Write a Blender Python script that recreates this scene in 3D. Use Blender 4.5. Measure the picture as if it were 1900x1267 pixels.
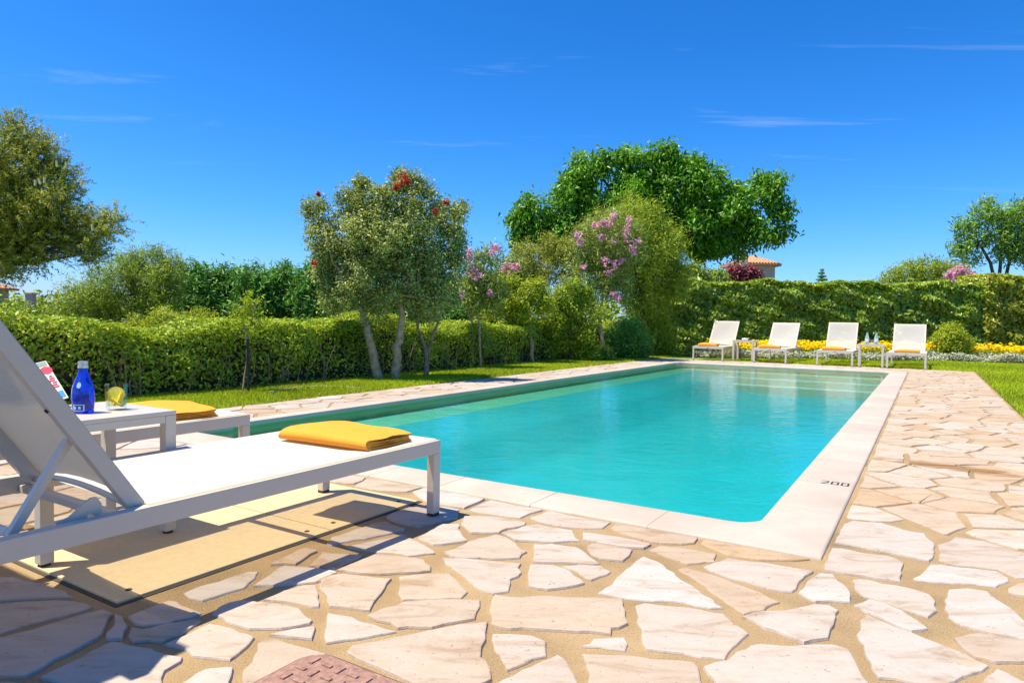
import bpy, bmesh, math
import numpy as np
from mathutils import Vector, Matrix

for o in list(bpy.data.objects):
    bpy.data.objects.remove(o)
scene = bpy.context.scene
col = scene.collection
R = math.radians

# ------------------------------------------------------------------ camera
H = 0.90                       # eye height
FPX, CX, CY = 1250.0, 950.0, 633.5   # focal length and centre on a 1900 px wide frame
PITCH, ROLL = math.atan(38.2 / FPX), math.atan(0.0164)
fwd = Vector((0, math.cos(PITCH), -math.sin(PITCH)))
up0 = Vector((0, math.sin(PITCH), math.cos(PITCH)))
rt0 = Vector((1, 0, 0))
cup = up0 * math.cos(ROLL) - rt0 * math.sin(ROLL)
crt = rt0 * math.cos(ROLL) + up0 * math.sin(ROLL)
cam_d = bpy.data.cameras.new('camera')
cam = bpy.data.objects.new('camera', cam_d)
col.objects.link(cam)
cam_d.sensor_fit = 'HORIZONTAL'
cam_d.sensor_width = 36
cam_d.lens = 36 * FPX / 1900
cam_d.clip_start = 0.05
cam_d.clip_end = 3000
m = Matrix((crt, cup, -fwd)).transposed().to_4x4()
m.translation = (0, 0, H)
cam.matrix_world = m
scene.camera = cam

# ------------------------------------------------------------------ world, sun, exposure
SUN_EL = R(67.5)
SUN_AZ = math.atan2(-0.967, -0.255)          # clockwise from +Y
sun_dir = Vector((math.sin(SUN_AZ) * math.cos(SUN_EL), math.cos(SUN_AZ) * math.cos(SUN_EL), math.sin(SUN_EL)))
world = bpy.data.worlds.new('World')
scene.world = world
world.use_nodes = True
wn, wl = world.node_tree.nodes, world.node_tree.links
wn.clear()
sky = wn.new('ShaderNodeTexSky')
sky.sky_type = 'NISHITA'
sky.sun_disc = False
sky.sun_elevation = SUN_EL
sky.sun_rotation = SUN_AZ
sky.altitude = 0
sky.air_density = 1.0
sky.dust_density = 0.4
sky.ozone_density = 3.0
# the sky of the place is a deep, clean blue: grade the sky's channels
sepc = wn.new('ShaderNodeSeparateColor'); cmbc = wn.new('ShaderNodeCombineColor')
wl.new(sky.outputs[0], sepc.inputs[0])
for k_, (ex, mu_) in enumerate(((2.1, 0.118), (1.25, 0.69), (1.2, 1.24))):
    p_ = wn.new('ShaderNodeMath'); p_.operation = 'POWER'; p_.inputs[1].default_value = ex
    q_ = wn.new('ShaderNodeMath'); q_.operation = 'MULTIPLY'; q_.inputs[1].default_value = mu_
    wl.new(sepc.outputs[k_], p_.inputs[0]); wl.new(p_.outputs[0], q_.inputs[0]); wl.new(q_.outputs[0], cmbc.inputs[k_])
tc = wn.new('ShaderNodeTexCoord')
sep = wn.new('ShaderNodeSeparateXYZ')
mx = wn.new('ShaderNodeMath'); mx.operation = 'MAXIMUM'; mx.inputs[1].default_value = 0.06
dvx = wn.new('ShaderNodeMath'); dvx.operation = 'DIVIDE'
dvy = wn.new('ShaderNodeMath'); dvy.operation = 'DIVIDE'
cmb = wn.new('ShaderNodeCombineXYZ')
mp = wn.new('ShaderNodeMapping'); mp.inputs['Rotation'].default_value = (0, 0, R(32)); mp.inputs['Scale'].default_value = (0.38, 1.9, 1)
nz = wn.new('ShaderNodeTexNoise'); nz.inputs['Scale'].default_value = 1.5; nz.inputs['Detail'].default_value = 7; nz.inputs['Roughness'].default_value = 0.6
nz.inputs['Distortion'].default_value = 0.5
rmp = wn.new('ShaderNodeValToRGB'); rmp.color_ramp.elements[0].position = 0.60; rmp.color_ramp.elements[0].color = (0, 0, 0, 1)
rmp.color_ramp.elements[1].position = 0.86; rmp.color_ramp.elements[1].color = (0.32, 0.32, 0.32, 1)
cl = wn.new('ShaderNodeMix'); cl.data_type = 'RGBA'
cl.inputs[7].default_value = (7.2, 8.2, 9.2, 1)
bg = wn.new('ShaderNodeBackground'); bg.inputs['Strength'].default_value = 0.080
wo = wn.new('ShaderNodeOutputWorld')
wl.new(tc.outputs['Generated'], sep.inputs[0])
wl.new(sep.outputs[2], mx.inputs[0])
wl.new(sep.outputs[0], dvx.inputs[0]); wl.new(mx.outputs[0], dvx.inputs[1])
wl.new(sep.outputs[1], dvy.inputs[0]); wl.new(mx.outputs[0], dvy.inputs[1])
wl.new(dvx.outputs[0], cmb.inputs[0]); wl.new(dvy.outputs[0], cmb.inputs[1])
wl.new(cmb.outputs[0], mp.inputs[0]); wl.new(mp.outputs[0], nz.inputs['Vector'])
wl.new(nz.outputs['Fac'], rmp.inputs[0])
fade = wn.new('ShaderNodeMapRange'); fade.inputs[1].default_value = 0.10; fade.inputs[2].default_value = 0.26
wl.new(sep.outputs[2], fade.inputs[0])
fm = wn.new('ShaderNodeMath'); fm.operation = 'MULTIPLY'
wl.new(rmp.outputs[0], fm.inputs[0]); wl.new(fade.outputs[0], fm.inputs[1])
wl.new(fm.outputs[0], cl.inputs[0])
wl.new(cmbc.outputs[0], cl.inputs[6])
wl.new(cl.outputs[2], bg.inputs['Color']); wl.new(bg.outputs[0], wo.inputs['Surface'])

sun_d = bpy.data.lights.new('sun', 'SUN')
sun_d.energy = 5.0
sun_d.angle = R(0.5)
sun_d.color = (1.0, 0.905, 0.72)
sun = bpy.data.objects.new('sun', sun_d)
col.objects.link(sun)
sun.rotation_euler = (-sun_dir).to_track_quat('-Z', 'Y').to_euler()
sun.location = sun_dir * 50
vs = scene.view_settings
vs.view_transform = 'Standard'
vs.look = 'None'
vs.exposure = 0.60
vs.gamma = 1.0
scene.cycles.transparent_max_bounces = 16

# ------------------------------------------------------------------ survey helpers
def ray(px, py):
    return fwd + crt * ((px - CX) / FPX) - cup * ((py - CY) / FPX)
def G(px, py, z=0.0):
    """point on the level plane z that is surveyed at this spot of the photograph"""
    d = ray(px, py)
    return Vector((0, 0, H)) + d * ((z - H) / d.z)
def D(px, py, dist):
    """point at a known distance (metres ahead)"""
    d = ray(px, py)
    return Vector((0, 0, H)) + d * (dist / d.y)
U = Vector((0.5255, 0.8508, 0)).normalized()     # along the pool, away
V = Vector((-U.y, U.x, 0))                       # across the pool, to its left side
C0 = Vector((1.11, 2.945, 0))                    # pool corner
ANG_U = math.atan2(U.y, U.x)
PL, PW = 12.35, 4.27                             # pool length, width
def SW(s, w, z=0.0):
    p = C0 + U * s + V * w
    return Vector((p.x, p.y, z))
def to_sw(p):
    q = Vector((p[0] - C0.x, p[1] - C0.y, 0))
    return q.dot(U), q.dot(V)

# ------------------------------------------------------------------ object helpers
def link(o, parent=None):
    col.objects.link(o)
    if parent is not None:
        o.parent = parent
    return o
def tag(o, label=None, cat=None, group=None, kind=None):
    if label: o['label'] = label
    if cat: o['category'] = cat
    if group: o['group'] = group
    if kind: o['kind'] = kind
    return o
def empty(name, loc=(0, 0, 0), rz=0.0, parent=None):
    o = bpy.data.objects.new(name, None)
    o.empty_display_size = 0.1
    link(o, parent)
    o.location = loc
    o.rotation_euler = (0, 0, rz)
    return o
def copy_tree(o, parent=None):
    c = o.copy()
    link(c, parent)
    for ch in list(o.children):
        copy_tree(ch, c)
    return c

class MB:
    def __init__(s):
        s.v, s.f = [], []
    def add(s, verts, faces):
        b = len(s.v)
        s.v.extend([tuple(p) for p in verts])
        s.f.extend([tuple(i + b for i in f) for f in faces])
    def box(s, x0, x1, y0, y1, z0, z1, bev=0.0, mat=None):
        bm = bmesh.new()
        bmesh.ops.create_cube(bm, size=1)
        for v in bm.verts:
            v.co = Vector((x0 + (v.co.x + .5) * (x1 - x0), y0 + (v.co.y + .5) * (y1 - y0), z0 + (v.co.z + .5) * (z1 - z0)))
        if bev > 0:
            bmesh.ops.bevel(bm, geom=list(bm.edges), offset=bev, segments=2, affect='EDGES', profile=0.6)
        bm.verts.index_update()
        vs_ = [v.co.copy() for v in bm.verts]
        if mat is not None:
            vs_ = [mat @ v for v in vs_]
        s.add(vs_, [[v.index for v in f.verts] for f in bm.faces])
        bm.free()
    def tube(s, pts, radii, n=8, caps=True):
        pts = [Vector(p) for p in pts]
        rings, k = [], len(pts)
        a = None
        for i, p in enumerate(pts):
            t = (pts[min(i + 1, k - 1)] - pts[max(i - 1, 0)]).normalized()
            if a is None:
                a = t.cross(Vector((0, 0, 1)) if abs(t.z) < 0.8 else Vector((1, 0, 0)))
            else:
                a = a - t * a.dot(t)          # carry the frame along the path
            a.normalize()
            b = t.cross(a).normalized()
            rings.append([p + (a * math.cos(2 * math.pi * j / n) + b * math.sin(2 * math.pi * j / n)) * radii[i] for j in range(n)])
        vs_ = [q for r in rings for q in r]
        fs = []
        for i in range(k - 1):
            for j in range(n):
                fs.append((i * n + j, i * n + (j + 1) % n, (i + 1) * n + (j + 1) % n, (i + 1) * n + j))
        if caps:
            fs.append(tuple(reversed(range(n))))
            fs.append(tuple((k - 1) * n + j for j in range(n)))
        s.add(vs_, fs)
    def lathe(s, prof, n=24, cx=0, cy=0):
        vs_ = [(cx + r * math.cos(2 * math.pi * j / n), cy + r * math.sin(2 * math.pi * j / n), z) for r, z in prof for j in range(n)]
        fs = []
        for i in range(len(prof) - 1):
            for j in range(n):
                fs.append((i * n + j, i * n + (j + 1) % n, (i + 1) * n + (j + 1) % n, (i + 1) * n + j))
        s.add(vs_, fs)
    def prism(s, poly, z0, z1, mat=None):
        n = len(poly)
        vs_ = [Vector((p[0], p[1], z0)) for p in poly] + [Vector((p[0], p[1], z1)) for p in poly]
        if mat is not None:
            vs_ = [mat @ v for v in vs_]
        fs = [tuple(reversed(range(n))), tuple(range(n, 2 * n))] + [(i, (i + 1) % n, n + (i + 1) % n, n + i) for i in range(n)]
        s.add(vs_, fs)
    def mesh(s, name, mat, smooth=False):
        me = bpy.data.meshes.new(name)
        me.from_pydata(s.v, [], s.f)
        if mat: me.materials.append(mat)
        if smooth:
            me.polygons.foreach_set('use_smooth', [True] * len(me.polygons))
        me.update()
        return me
    def build(s, name, mat, parent=None, smooth=False, autosmooth=None):
        me = s.mesh(name, mat, smooth or autosmooth is not None)
        o = bpy.data.objects.new(name, me)
        if autosmooth is not None:
            try: me.set_sharp_from_angle(angle=R(autosmooth))
            except Exception: pass
        return link(o, parent)

# ------------------------------------------------------------------ materials
def nmat(name):
    mt = bpy.data.materials.new(name)
    mt.use_nodes = True
    nt = mt.node_tree
    return mt, nt.nodes, nt.links, nt.nodes['Principled BSDF']
def noise(n, scale, detail=4, rough=0.55):
    t = n.new('ShaderNodeTexNoise')
    t.inputs['Scale'].default_value = scale
    t.inputs['Detail'].default_value = detail
    t.inputs['Roughness'].default_value = rough
    return t
def ramp(n, *stops):
    r_ = n.new('ShaderNodeValToRGB')
    e = r_.color_ramp.elements
    while len(e) < len(stops): e.new(0.5)
    for el, (p, c) in zip(e, stops):
        el.position = p
        el.color = (*c, 1)
    return r_
def bump(n, l, height, strength, dist, bsdf):
    b = n.new('ShaderNodeBump')
    b.inputs['Strength'].default_value = strength
    b.inputs['Distance'].default_value = dist
    l.new(height, b.inputs['Height'])
    l.new(b.outputs[0], bsdf.inputs['Normal'])
    return b
def plain(name, color, rough=0.5, var=0.06, nscale=20, bmp=0.0, metallic=0.0, spec=0.5):
    mt, n, l, b = nmat(name)
    t = noise(n, nscale)
    tcn = n.new('ShaderNodeTexCoord')
    l.new(tcn.outputs['Object'], t.inputs['Vector'])
    c1 = tuple(max(0, c * (1 - var)) for c in color); c2 = tuple(min(1, c * (1 + var)) for c in color)
    r_ = ramp(n, (0.3, c1), (0.7, c2))
    l.new(t.outputs['Fac'], r_.inputs[0]); l.new(r_.outputs[0], b.inputs['Base Color'])
    b.inputs['Roughness'].default_value = rough
    b.inputs['Metallic'].default_value = metallic
    b.inputs['Specular IOR Level'].default_value = spec
    if bmp:
        bump(n, l, t.outputs['Fac'], bmp, 0.002, b)
    return mt
def leafmat(name, dark, light, trans=0.35, rough=0.45, spec=0.35, extra=None):
    """per-leaf colour from the tint attribute"""
    mt, n, l, b = nmat(name)
    a = n.new('ShaderNodeAttribute'); a.attribute_name = 'tint'
    if 'petal' not in name:
        dark, light = tuple(c * 0.88 for c in dark), tuple(c * min(1.5, 0.56 / max(light)) for c in light); trans *= 0.68
    stops = [(0.0, dark), (0.75, light)]
    stops.append((1.0, extra if extra else tuple(min(1, c * 1.25) for c in light)))
    r_ = ramp(n, *stops)
    l.new(a.outputs['Fac'], r_.inputs[0])
    l.new(r_.outputs[0], b.inputs['Base Color'])
    b.inputs['Roughness'].default_value = rough
    b.inputs['Specular IOR Level'].default_value = spec
    tr = n.new('ShaderNodeBsdfTranslucent')
    hs = n.new('ShaderNodeHueSaturation'); hs.inputs['Hue'].default_value = 0.485; hs.inputs['Value'].default_value = 1.3
    l.new(r_.outputs[0], hs.inputs['Color']); l.new(hs.outputs[0], tr.inputs['Color'])
    mix = n.new('ShaderNodeMixShader'); mix.inputs[0].default_value = trans
    l.new(b.outputs[0], mix.inputs[1]); l.new(tr.outputs[0], mix.inputs[2])
    l.new(mix.outputs[0], n['Material Output'].inputs['Surface'])
    return mt

M = {}
M['white_metal'] = plain('white_powder_coat', (0.54, 0.495, 0.425), 0.38, 0.02, 60)
M['rubber'] = plain('dark_rubber', (0.03, 0.03, 0.03), 0.7)
M['towel'] = plain('yellow_terry', (0.82, 0.345, 0.048), 0.95, 0.10, 240, 0.9, spec=0.1)
M['blue_print'] = plain('blue_print', (0.02, 0.30, 0.72), 0.4)
M['red_print'] = plain('red_print', (0.62, 0.03, 0.08), 0.4)
M['paper'] = plain('paper_white', (0.75, 0.73, 0.70), 0.5)
M['green_print'] = plain('sage_print', (0.22, 0.32, 0.26), 0.5)
M['black_paint'] = plain('black_paint', (0.03, 0.028, 0.025), 0.6)
M['bark'] = plain('bark', (0.28, 0.20, 0.115), 0.9, 0.45, 14, 1.0)
M['bark_pale'] = plain('bark_pale', (0.42, 0.30, 0.17), 0.9, 0.4, 18, 1.0)
M['bark_dark'] = plain('bark_dark', (0.10, 0.075, 0.05), 0.9, 0.4, 14, 1.0)
M['stake'] = plain('black_stake', (0.02, 0.02, 0.022), 0.6)
M['label_ink'] = plain('pale_blue_ink', (0.35, 0.60, 0.85), 0.4)
M['silver_cap'] = plain('silver_cap', (0.70, 0.70, 0.76), 0.25, metallic=0.8)
M['lemon_rind'] = plain('lemon_rind', (0.80, 0.58, 0.01), 0.4)
M['lemon_pulp'] = plain('lemon_pulp', (0.82, 0.72, 0.10), 0.35, 0.2, 180)
M['ceramic'] = plain('white_ceramic', (0.75, 0.74, 0.70), 0.2)

def glassmat(name, color, trans=0.9, ior=1.45):
    mt, n, l, b = nmat(name)
    b.inputs['Base Color'].default_value = (*color, 1)
    b.inputs['Roughness'].default_value = 0.03
    b.inputs['IOR'].default_value = ior
    b.inputs['Transmission Weight'].default_value = trans
    t = noise(n, 30, 2); bump(n, l, t.outputs['Fac'], 0.1, 0.001, b)
    return mt
M['blue_glass'] = glassmat('cobalt_glass', (0.012, 0.06, 0.80), 0.72)
M['pale_glass'] = glassmat('aqua_glass', (0.55, 0.80, 0.85), 0.75)
def thin_glass(name, tint):
    mt, n, l, b = nmat(name)
    n.remove(b)
    fr = n.new('ShaderNodeFresnel'); fr.inputs['IOR'].default_value = 1.25
    tp = n.new('ShaderNodeBsdfTransparent'); tp.inputs[0].default_value = (*tint, 1)
    gl = n.new('ShaderNodeBsdfGlossy'); gl.inputs['Roughness'].default_value = 0.03
    mix = n.new('ShaderNodeMixShader')
    mn_ = n.new('ShaderNodeMath'); mn_.operation = 'MINIMUM'; mn_.inputs[1].default_value = 0.30
    l.new(fr.outputs[0], mn_.inputs[0])
    l.new(mn_.outputs[0], mix.inputs[0]); l.new(tp.outputs[0], mix.inputs[1]); l.new(gl.outputs[0], mix.inputs[2])
    l.new(mix.outputs[0], n['Material Output'].inputs['Surface'])
    return mt
M['clear_glass'] = thin_glass('clear_glass', (0.97, 0.985, 0.98))

def slingmat():
    mt, n, l, b = nmat('white_sling_mesh')
    tcn = n.new('ShaderNodeTexCoord')
    wv = n.new('ShaderNodeTexWave'); wv.inputs['Scale'].default_value = 90
    wv2 = n.new('ShaderNodeTexWave'); wv2.bands_direction = 'Y'; wv2.inputs['Scale'].default_value = 90
    l.new(tcn.outputs['Object'], wv.inputs['Vector']); l.new(tcn.outputs['Object'], wv2.inputs['Vector'])
    ad = n.new('ShaderNodeMath'); ad.operation = 'MULTIPLY'
    l.new(wv.outputs['Fac'], ad.inputs[0]); l.new(wv2.outputs['Fac'], ad.inputs[1])
    r_ = ramp(n, (0, (0.68, 0.65, 0.60)), (1, (0.76, 0.73, 0.68)))
    l.new(ad.outputs[0], r_.inputs[0]); l.new(r_.outputs[0], b.inputs['Base Color'])
    b.inputs['Roughness'].default_value = 0.7
    b.inputs['Specular IOR Level'].default_value = 0.2
    bump(n, l, ad.outputs[0], 0.6, 0.0015, b)
    tr = n.new('ShaderNodeBsdfTranslucent'); tr.inputs[0].default_value = (0.62, 0.49, 0.28, 1)
    tp = n.new('ShaderNodeBsdfTransparent'); tp.inputs[0].default_value = (1, 0.95, 0.84, 1)
    m1 = n.new('ShaderNodeMixShader'); m1.inputs[0].default_value = 0.20
    m2 = n.new('ShaderNodeMixShader')
    lw = n.new('ShaderNodeLayerWeight'); lw.inputs[0].default_value = 0.5      # the weave is open square-on and closes at a slant
    iv = n.new('ShaderNodeMath'); iv.operation = 'SUBTRACT'; iv.inputs[0].default_value = 1.0; l.new(lw.outputs['Facing'], iv.inputs[1])
    pw = n.new('ShaderNodeMath'); pw.operation = 'POWER'; pw.inputs[1].default_value = 3.2; l.new(iv.outputs[0], pw.inputs[0])
    op = n.new('ShaderNodeMath'); op.operation = 'MULTIPLY'; op.inputs[1].default_value = 0.82; l.new(pw.outputs[0], op.inputs[0])
    l.new(op.outputs[0], m2.inputs[0])
    l.new(b.outputs[0], m1.inputs[1]); l.new(tr.outputs[0], m1.inputs[2])
    l.new(m1.outputs[0], m2.inputs[1]); l.new(tp.outputs[0], m2.inputs[2])
    l.new(m2.outputs[0], n['Material Output'].inputs['Surface'])
    return mt
M['sling'] = slingmat()

def stonemat(tan=False):
    mt, n, l, b = nmat('tan_flagstone' if tan else 'pale_flagstone')
    geo = n.new('ShaderNodeNewGeometry')
    oi = n.new('ShaderNodeObjectInfo')
    base = ramp(n, (0.0, (0.43, 0.345, 0.265)), (0.2, (0.47, 0.415, 0.365)), (0.4, (0.45, 0.375, 0.31)), (0.6, (0.49, 0.445, 0.405)), (0.76, (0.46, 0.39, 0.33)), (0.9, (0.43, 0.33, 0.235)), (1.0, (0.47, 0.40, 0.33)))
    if tan:
        for e_, c_ in zip(base.color_ramp.elements, ((0.44, 0.33, 0.22), (0.48, 0.405, 0.32), (0.46, 0.355, 0.255), (0.49, 0.43, 0.36), (0.47, 0.37, 0.28), (0.44, 0.31, 0.19), (0.47, 0.375, 0.275))): e_.color = (*c_, 1)
    rsum = n.new('ShaderNodeMath'); rsum.operation = 'ADD'; l.new(oi.outputs['Random'], rsum.inputs[0]); l.new(geo.outputs['Random Per Island'], rsum.inputs[1])
    rfr = n.new('ShaderNodeMath'); rfr.operation = 'FRACT'; l.new(rsum.outputs[0], rfr.inputs[0])
    l.new(rfr.outputs[0], base.inputs[0])
    # strata: stretched noise, direction per stone
    cmbn = n.new('ShaderNodeCombineXYZ')
    ml = n.new('ShaderNodeMath'); ml.operation = 'MULTIPLY'; ml.inputs[1].default_value = 6.28
    l.new(rfr.outputs[0], ml.inputs[0]); l.new(ml.outputs[0], cmbn.inputs[2])
    mpn = n.new('ShaderNodeMapping'); mpn.inputs['Scale'].default_value = (1.0, 3.2, 1.0)
    l.new(geo.outputs['Position'], mpn.inputs[0]); l.new(cmbn.outputs[0], mpn.inputs['Rotation'])
    n1 = noise(n, 4.2, 8, 0.62); n1.inputs['Distortion'].default_value = 0.8
    l.new(mpn.outputs[0], n1.inputs['Vector'])
    r1 = ramp(n, (0.30, (0.74, 0.62, 0.49)), (0.45, (0.96, 0.93, 0.89)), (0.58, (1.04, 1.04, 1.04)), (0.74, (0.99, 0.93, 0.90)))
    l.new(n1.outputs['Fac'], r1.inputs[0])
    mu = n.new('ShaderNodeMix'); mu.data_type = 'RGBA'; mu.blend_type = 'MULTIPLY'; mu.inputs[0].default_value = 1
    l.new(base.outputs[0], mu.inputs[6]); l.new(r1.outputs[0], mu.inputs[7])
    # ochre veins and rusty stains
    n2 = noise(n, 2.3, 6, 0.7); n2.inputs['Distortion'].default_value = 1.2
    l.new(mpn.outputs[0], n2.inputs['Vector'])
    r2 = ramp(n, (0.52 if tan else 0.58, (0, 0, 0)), (0.74, (0.6, 0.6, 0.6)))
    l.new(n2.outputs['Fac'], r2.inputs[0])
    mo = n.new('ShaderNodeMix'); mo.data_type = 'RGBA'
    mo.inputs[7].default_value = (0.52, 0.31, 0.13, 1)
    l.new(r2.outputs[0], mo.inputs[0]); l.new(mu.outputs[2], mo.inputs[6])
    # dark pits
    n3 = noise(n, 55, 3, 0.6)
    l.new(geo.outputs['Position'], n3.inputs['Vector'])
    r3 = ramp(n, (0.27, (0.45, 0.36, 0.28)), (0.36, (1, 1, 1)))
    l.new(n3.outputs['Fac'], r3.inputs[0])
    mp3 = n.new('ShaderNodeMix'); mp3.data_type = 'RGBA'; mp3.blend_type = 'MULTIPLY'; mp3.inputs[0].default_value = 0.7
    l.new(mo.outputs[2], mp3.inputs[6]); l.new(r3.outputs[0], mp3.inputs[7])
    # ochre water stain across a few stones beside the pool
    sp = G(1755, 868)
    vm = n.new('ShaderNodeMapping'); vm.vector_type = 'TEXTURE'
    vm.inputs['Location'].default_value = sp; vm.inputs['Rotation'].default_value = (0, 0, ANG_U - R(97)); vm.inputs['Scale'].default_value = (0.75, 0.23, 1)
    l.new(geo.outputs['Position'], vm.inputs[0])
    ln = n.new('ShaderNodeVectorMath'); ln.operation = 'LENGTH'; l.new(vm.outputs[0], ln.inputs[0])
    n4 = noise(n, 7, 5, 0.65); n4.inputs['Distortion'].default_value = 1.0
    mp4 = n.new('ShaderNodeMapping'); mp4.inputs['Rotation'].default_value = (0, 0, -(ANG_U - R(97))); mp4.inputs['Scale'].default_value = (0.5, 2.0, 1)
    l.new(geo.outputs['Position'], mp4.inputs[0]); l.new(mp4.outputs[0], n4.inputs['Vector'])
    sb = n.new('ShaderNodeMath'); sb.operation = 'SUBTRACT'; sb.inputs[0].default_value = 1.25; l.new(ln.outputs['Value'], sb.inputs[1])
    mm = n.new('ShaderNodeMath'); mm.operation = 'MULTIPLY'; mm.use_clamp = True
    l.new(sb.outputs[0], mm.inputs[0]); l.new(n4.outputs['Fac'], mm.inputs[1])
    r4 = ramp(n, (0.32, (0, 0, 0)), (0.47, (0.85, 0.85, 0.85)))
    l.new(mm.outputs[0], r4.inputs[0])
    ms = n.new('ShaderNodeMix'); ms.data_type = 'RGBA'; ms.inputs[7].default_value = (0.26, 0.13, 0.035, 1)
    l.new(r4.outputs[0], ms.inputs[0]); l.new(mp3.outputs[2], ms.inputs[6])
    l.new(ms.outputs[2], b.inputs['Base Color'])
    b.inputs['Roughness'].default_value = 0.75
    b.inputs['Specular IOR Level'].default_value = 0.3
    ad = n.new('ShaderNodeMath'); ad.operation = 'MULTIPLY_ADD'; ad.inputs[1].default_value = 0.35
    l.new(n3.outputs['Fac'], ad.inputs[0]); l.new(n1.outputs['Fac'], ad.inputs[2])
    bump(n, l, ad.outputs[0], 0.55, 0.012, b)
    return mt
M['stone'] = stonemat(); M['stone_tan'] = stonemat(True)

def mortarmat():
    mt, n, l, b = nmat('sandy_mortar')
    geo = n.new('ShaderNodeNewGeometry')
    n1 = noise(n, 3.0, 6, 0.6); n2 = noise(n, 190, 3, 0.7); n3 = noise(n, 1.1, 5, 0.6)
    for q in (n1, n2, n3): l.new(geo.outputs['Position'], q.inputs['Vector'])
    r1 = ramp(n, (0.3, (0.30, 0.20, 0.095)), (0.65, (0.43, 0.30, 0.155)))
    l.new(n1.outputs['Fac'], r1.inputs[0])
    r2 = ramp(n, (0.30, (0.35, 0.3, 0.25)), (0.48, (1, 1, 1)), (0.7, (1.1, 1.08, 1.05)))
    l.new(n2.outputs['Fac'], r2.inputs[0])
    mu = n.new('ShaderNodeMix'); mu.data_type = 'RGBA'; mu.blend_type = 'MULTIPLY'; mu.inputs[0].default_value = 0.8
    l.new(r1.outputs[0], mu.inputs[6]); l.new(r2.outputs[0], mu.inputs[7])
    r3 = ramp(n, (0.53, (0, 0, 0)), (0.66, (0.8, 0.8, 0.8)))
    l.new(n3.outputs['Fac'], r3.inputs[0])
    gt = n.new('ShaderNodeMath'); gt.operation = 'LESS_THAN'; gt.inputs[1].default_value = 0.5; l.new(n2.outputs['Fac'], gt.inputs[0])
    mg = n.new('ShaderNodeMath'); mg.operation = 'MULTIPLY'; l.new(r3.outputs[0], mg.inputs[0]); l.new(gt.outputs[0], mg.inputs[1])
    mo = n.new('ShaderNodeMix'); mo.data_type = 'RGBA'; mo.inputs[7].default_value = (0.10, 0.09, 0.045, 1)
    l.new(mg.outputs[0], mo.inputs[0]); l.new(mu.outputs[2], mo.inputs[6])
    l.new(mo.outputs[2], b.inputs['Base Color'])
    b.inputs['Roughness'].default_value = 0.95
    bump(n, l, n2.outputs['Fac'], 0.7, 0.006, b)
    return mt
M['mortar'] = mortarmat()
def copingmat():
    mt, n, l, b = nmat('cream_coping')
    geo = n.new('ShaderNodeNewGeometry'); oi = n.new('ShaderNodeObjectInfo')
    n1 = noise(n, 2.5, 6); n2 = noise(n, 120, 3)
    for q in (n1, n2): l.new(geo.outputs['Position'], q.inputs['Vector'])
    r1 = ramp(n, (0.3, (0.46, 0.375, 0.30)), (0.65, (0.545, 0.46, 0.38)))
    l.new(n1.outputs['Fac'], r1.inputs[0])
    r2 = ramp(n, (0.27, (0.7, 0.62, 0.52)), (0.36, (1, 1, 1)))
    l.new(n2.outputs['Fac'], r2.inputs[0])
    mu = n.new('ShaderNodeMix'); mu.data_type = 'RGBA'; mu.blend_type = 'MULTIPLY'; mu.inputs[0].default_value = 1
    l.new(r1.outputs[0], mu.inputs[6]); l.new(r2.outputs[0], mu.inputs[7])
    hv = n.new('ShaderNodeHueSaturation')
    mr = n.new('ShaderNodeMapRange'); mr.inputs[3].default_value = 0.92; mr.inputs[4].default_value = 1.04
    l.new(oi.outputs['Random'], mr.inputs[0]); l.new(mr.outputs[0], hv.inputs['Value'])
    l.new(mu.outputs[2], hv.inputs['Color']); l.new(hv.outputs[0], b.inputs['Base Color'])
    b.inputs['Roughness'].default_value = 0.7
    bump(n, l, n2.outputs['Fac'], 0.3, 0.004, b)
    return mt
M['coping'] = copingmat()
def tilemat(name, c1, c2, sc=1.2):
    mt, n, l, b = nmat(name)
    geo = n.new('ShaderNodeNewGeometry'); n1 = noise(n, sc, 4)
    l.new(geo.outputs['Position'], n1.inputs['Vector'])
    r1 = ramp(n, (0.35, c1), (0.65, c2)); l.new(n1.outputs['Fac'], r1.inputs[0]); l.new(r1.outputs[0], b.inputs['Base Color'])
    b.inputs['Roughness'].default_value = 0.6
    return mt
M['pool_floor'] = tilemat('turquoise_liner', (0.001, 0.335, 0.365), (0.002, 0.385, 0.425), 0.5)
M['pool_wall'] = tilemat('sage_liner', (0.09, 0.40, 0.26), (0.12, 0.46, 0.30), 0.8)
M['pool_step'] = tilemat('sand_step', (0.33, 0.52, 0.44), (0.38, 0.57, 0.49), 0.8)
M['pool_band'] = tilemat('waterline_band', (0.30, 0.36, 0.13), (0.36, 0.42, 0.17), 1.5)

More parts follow.
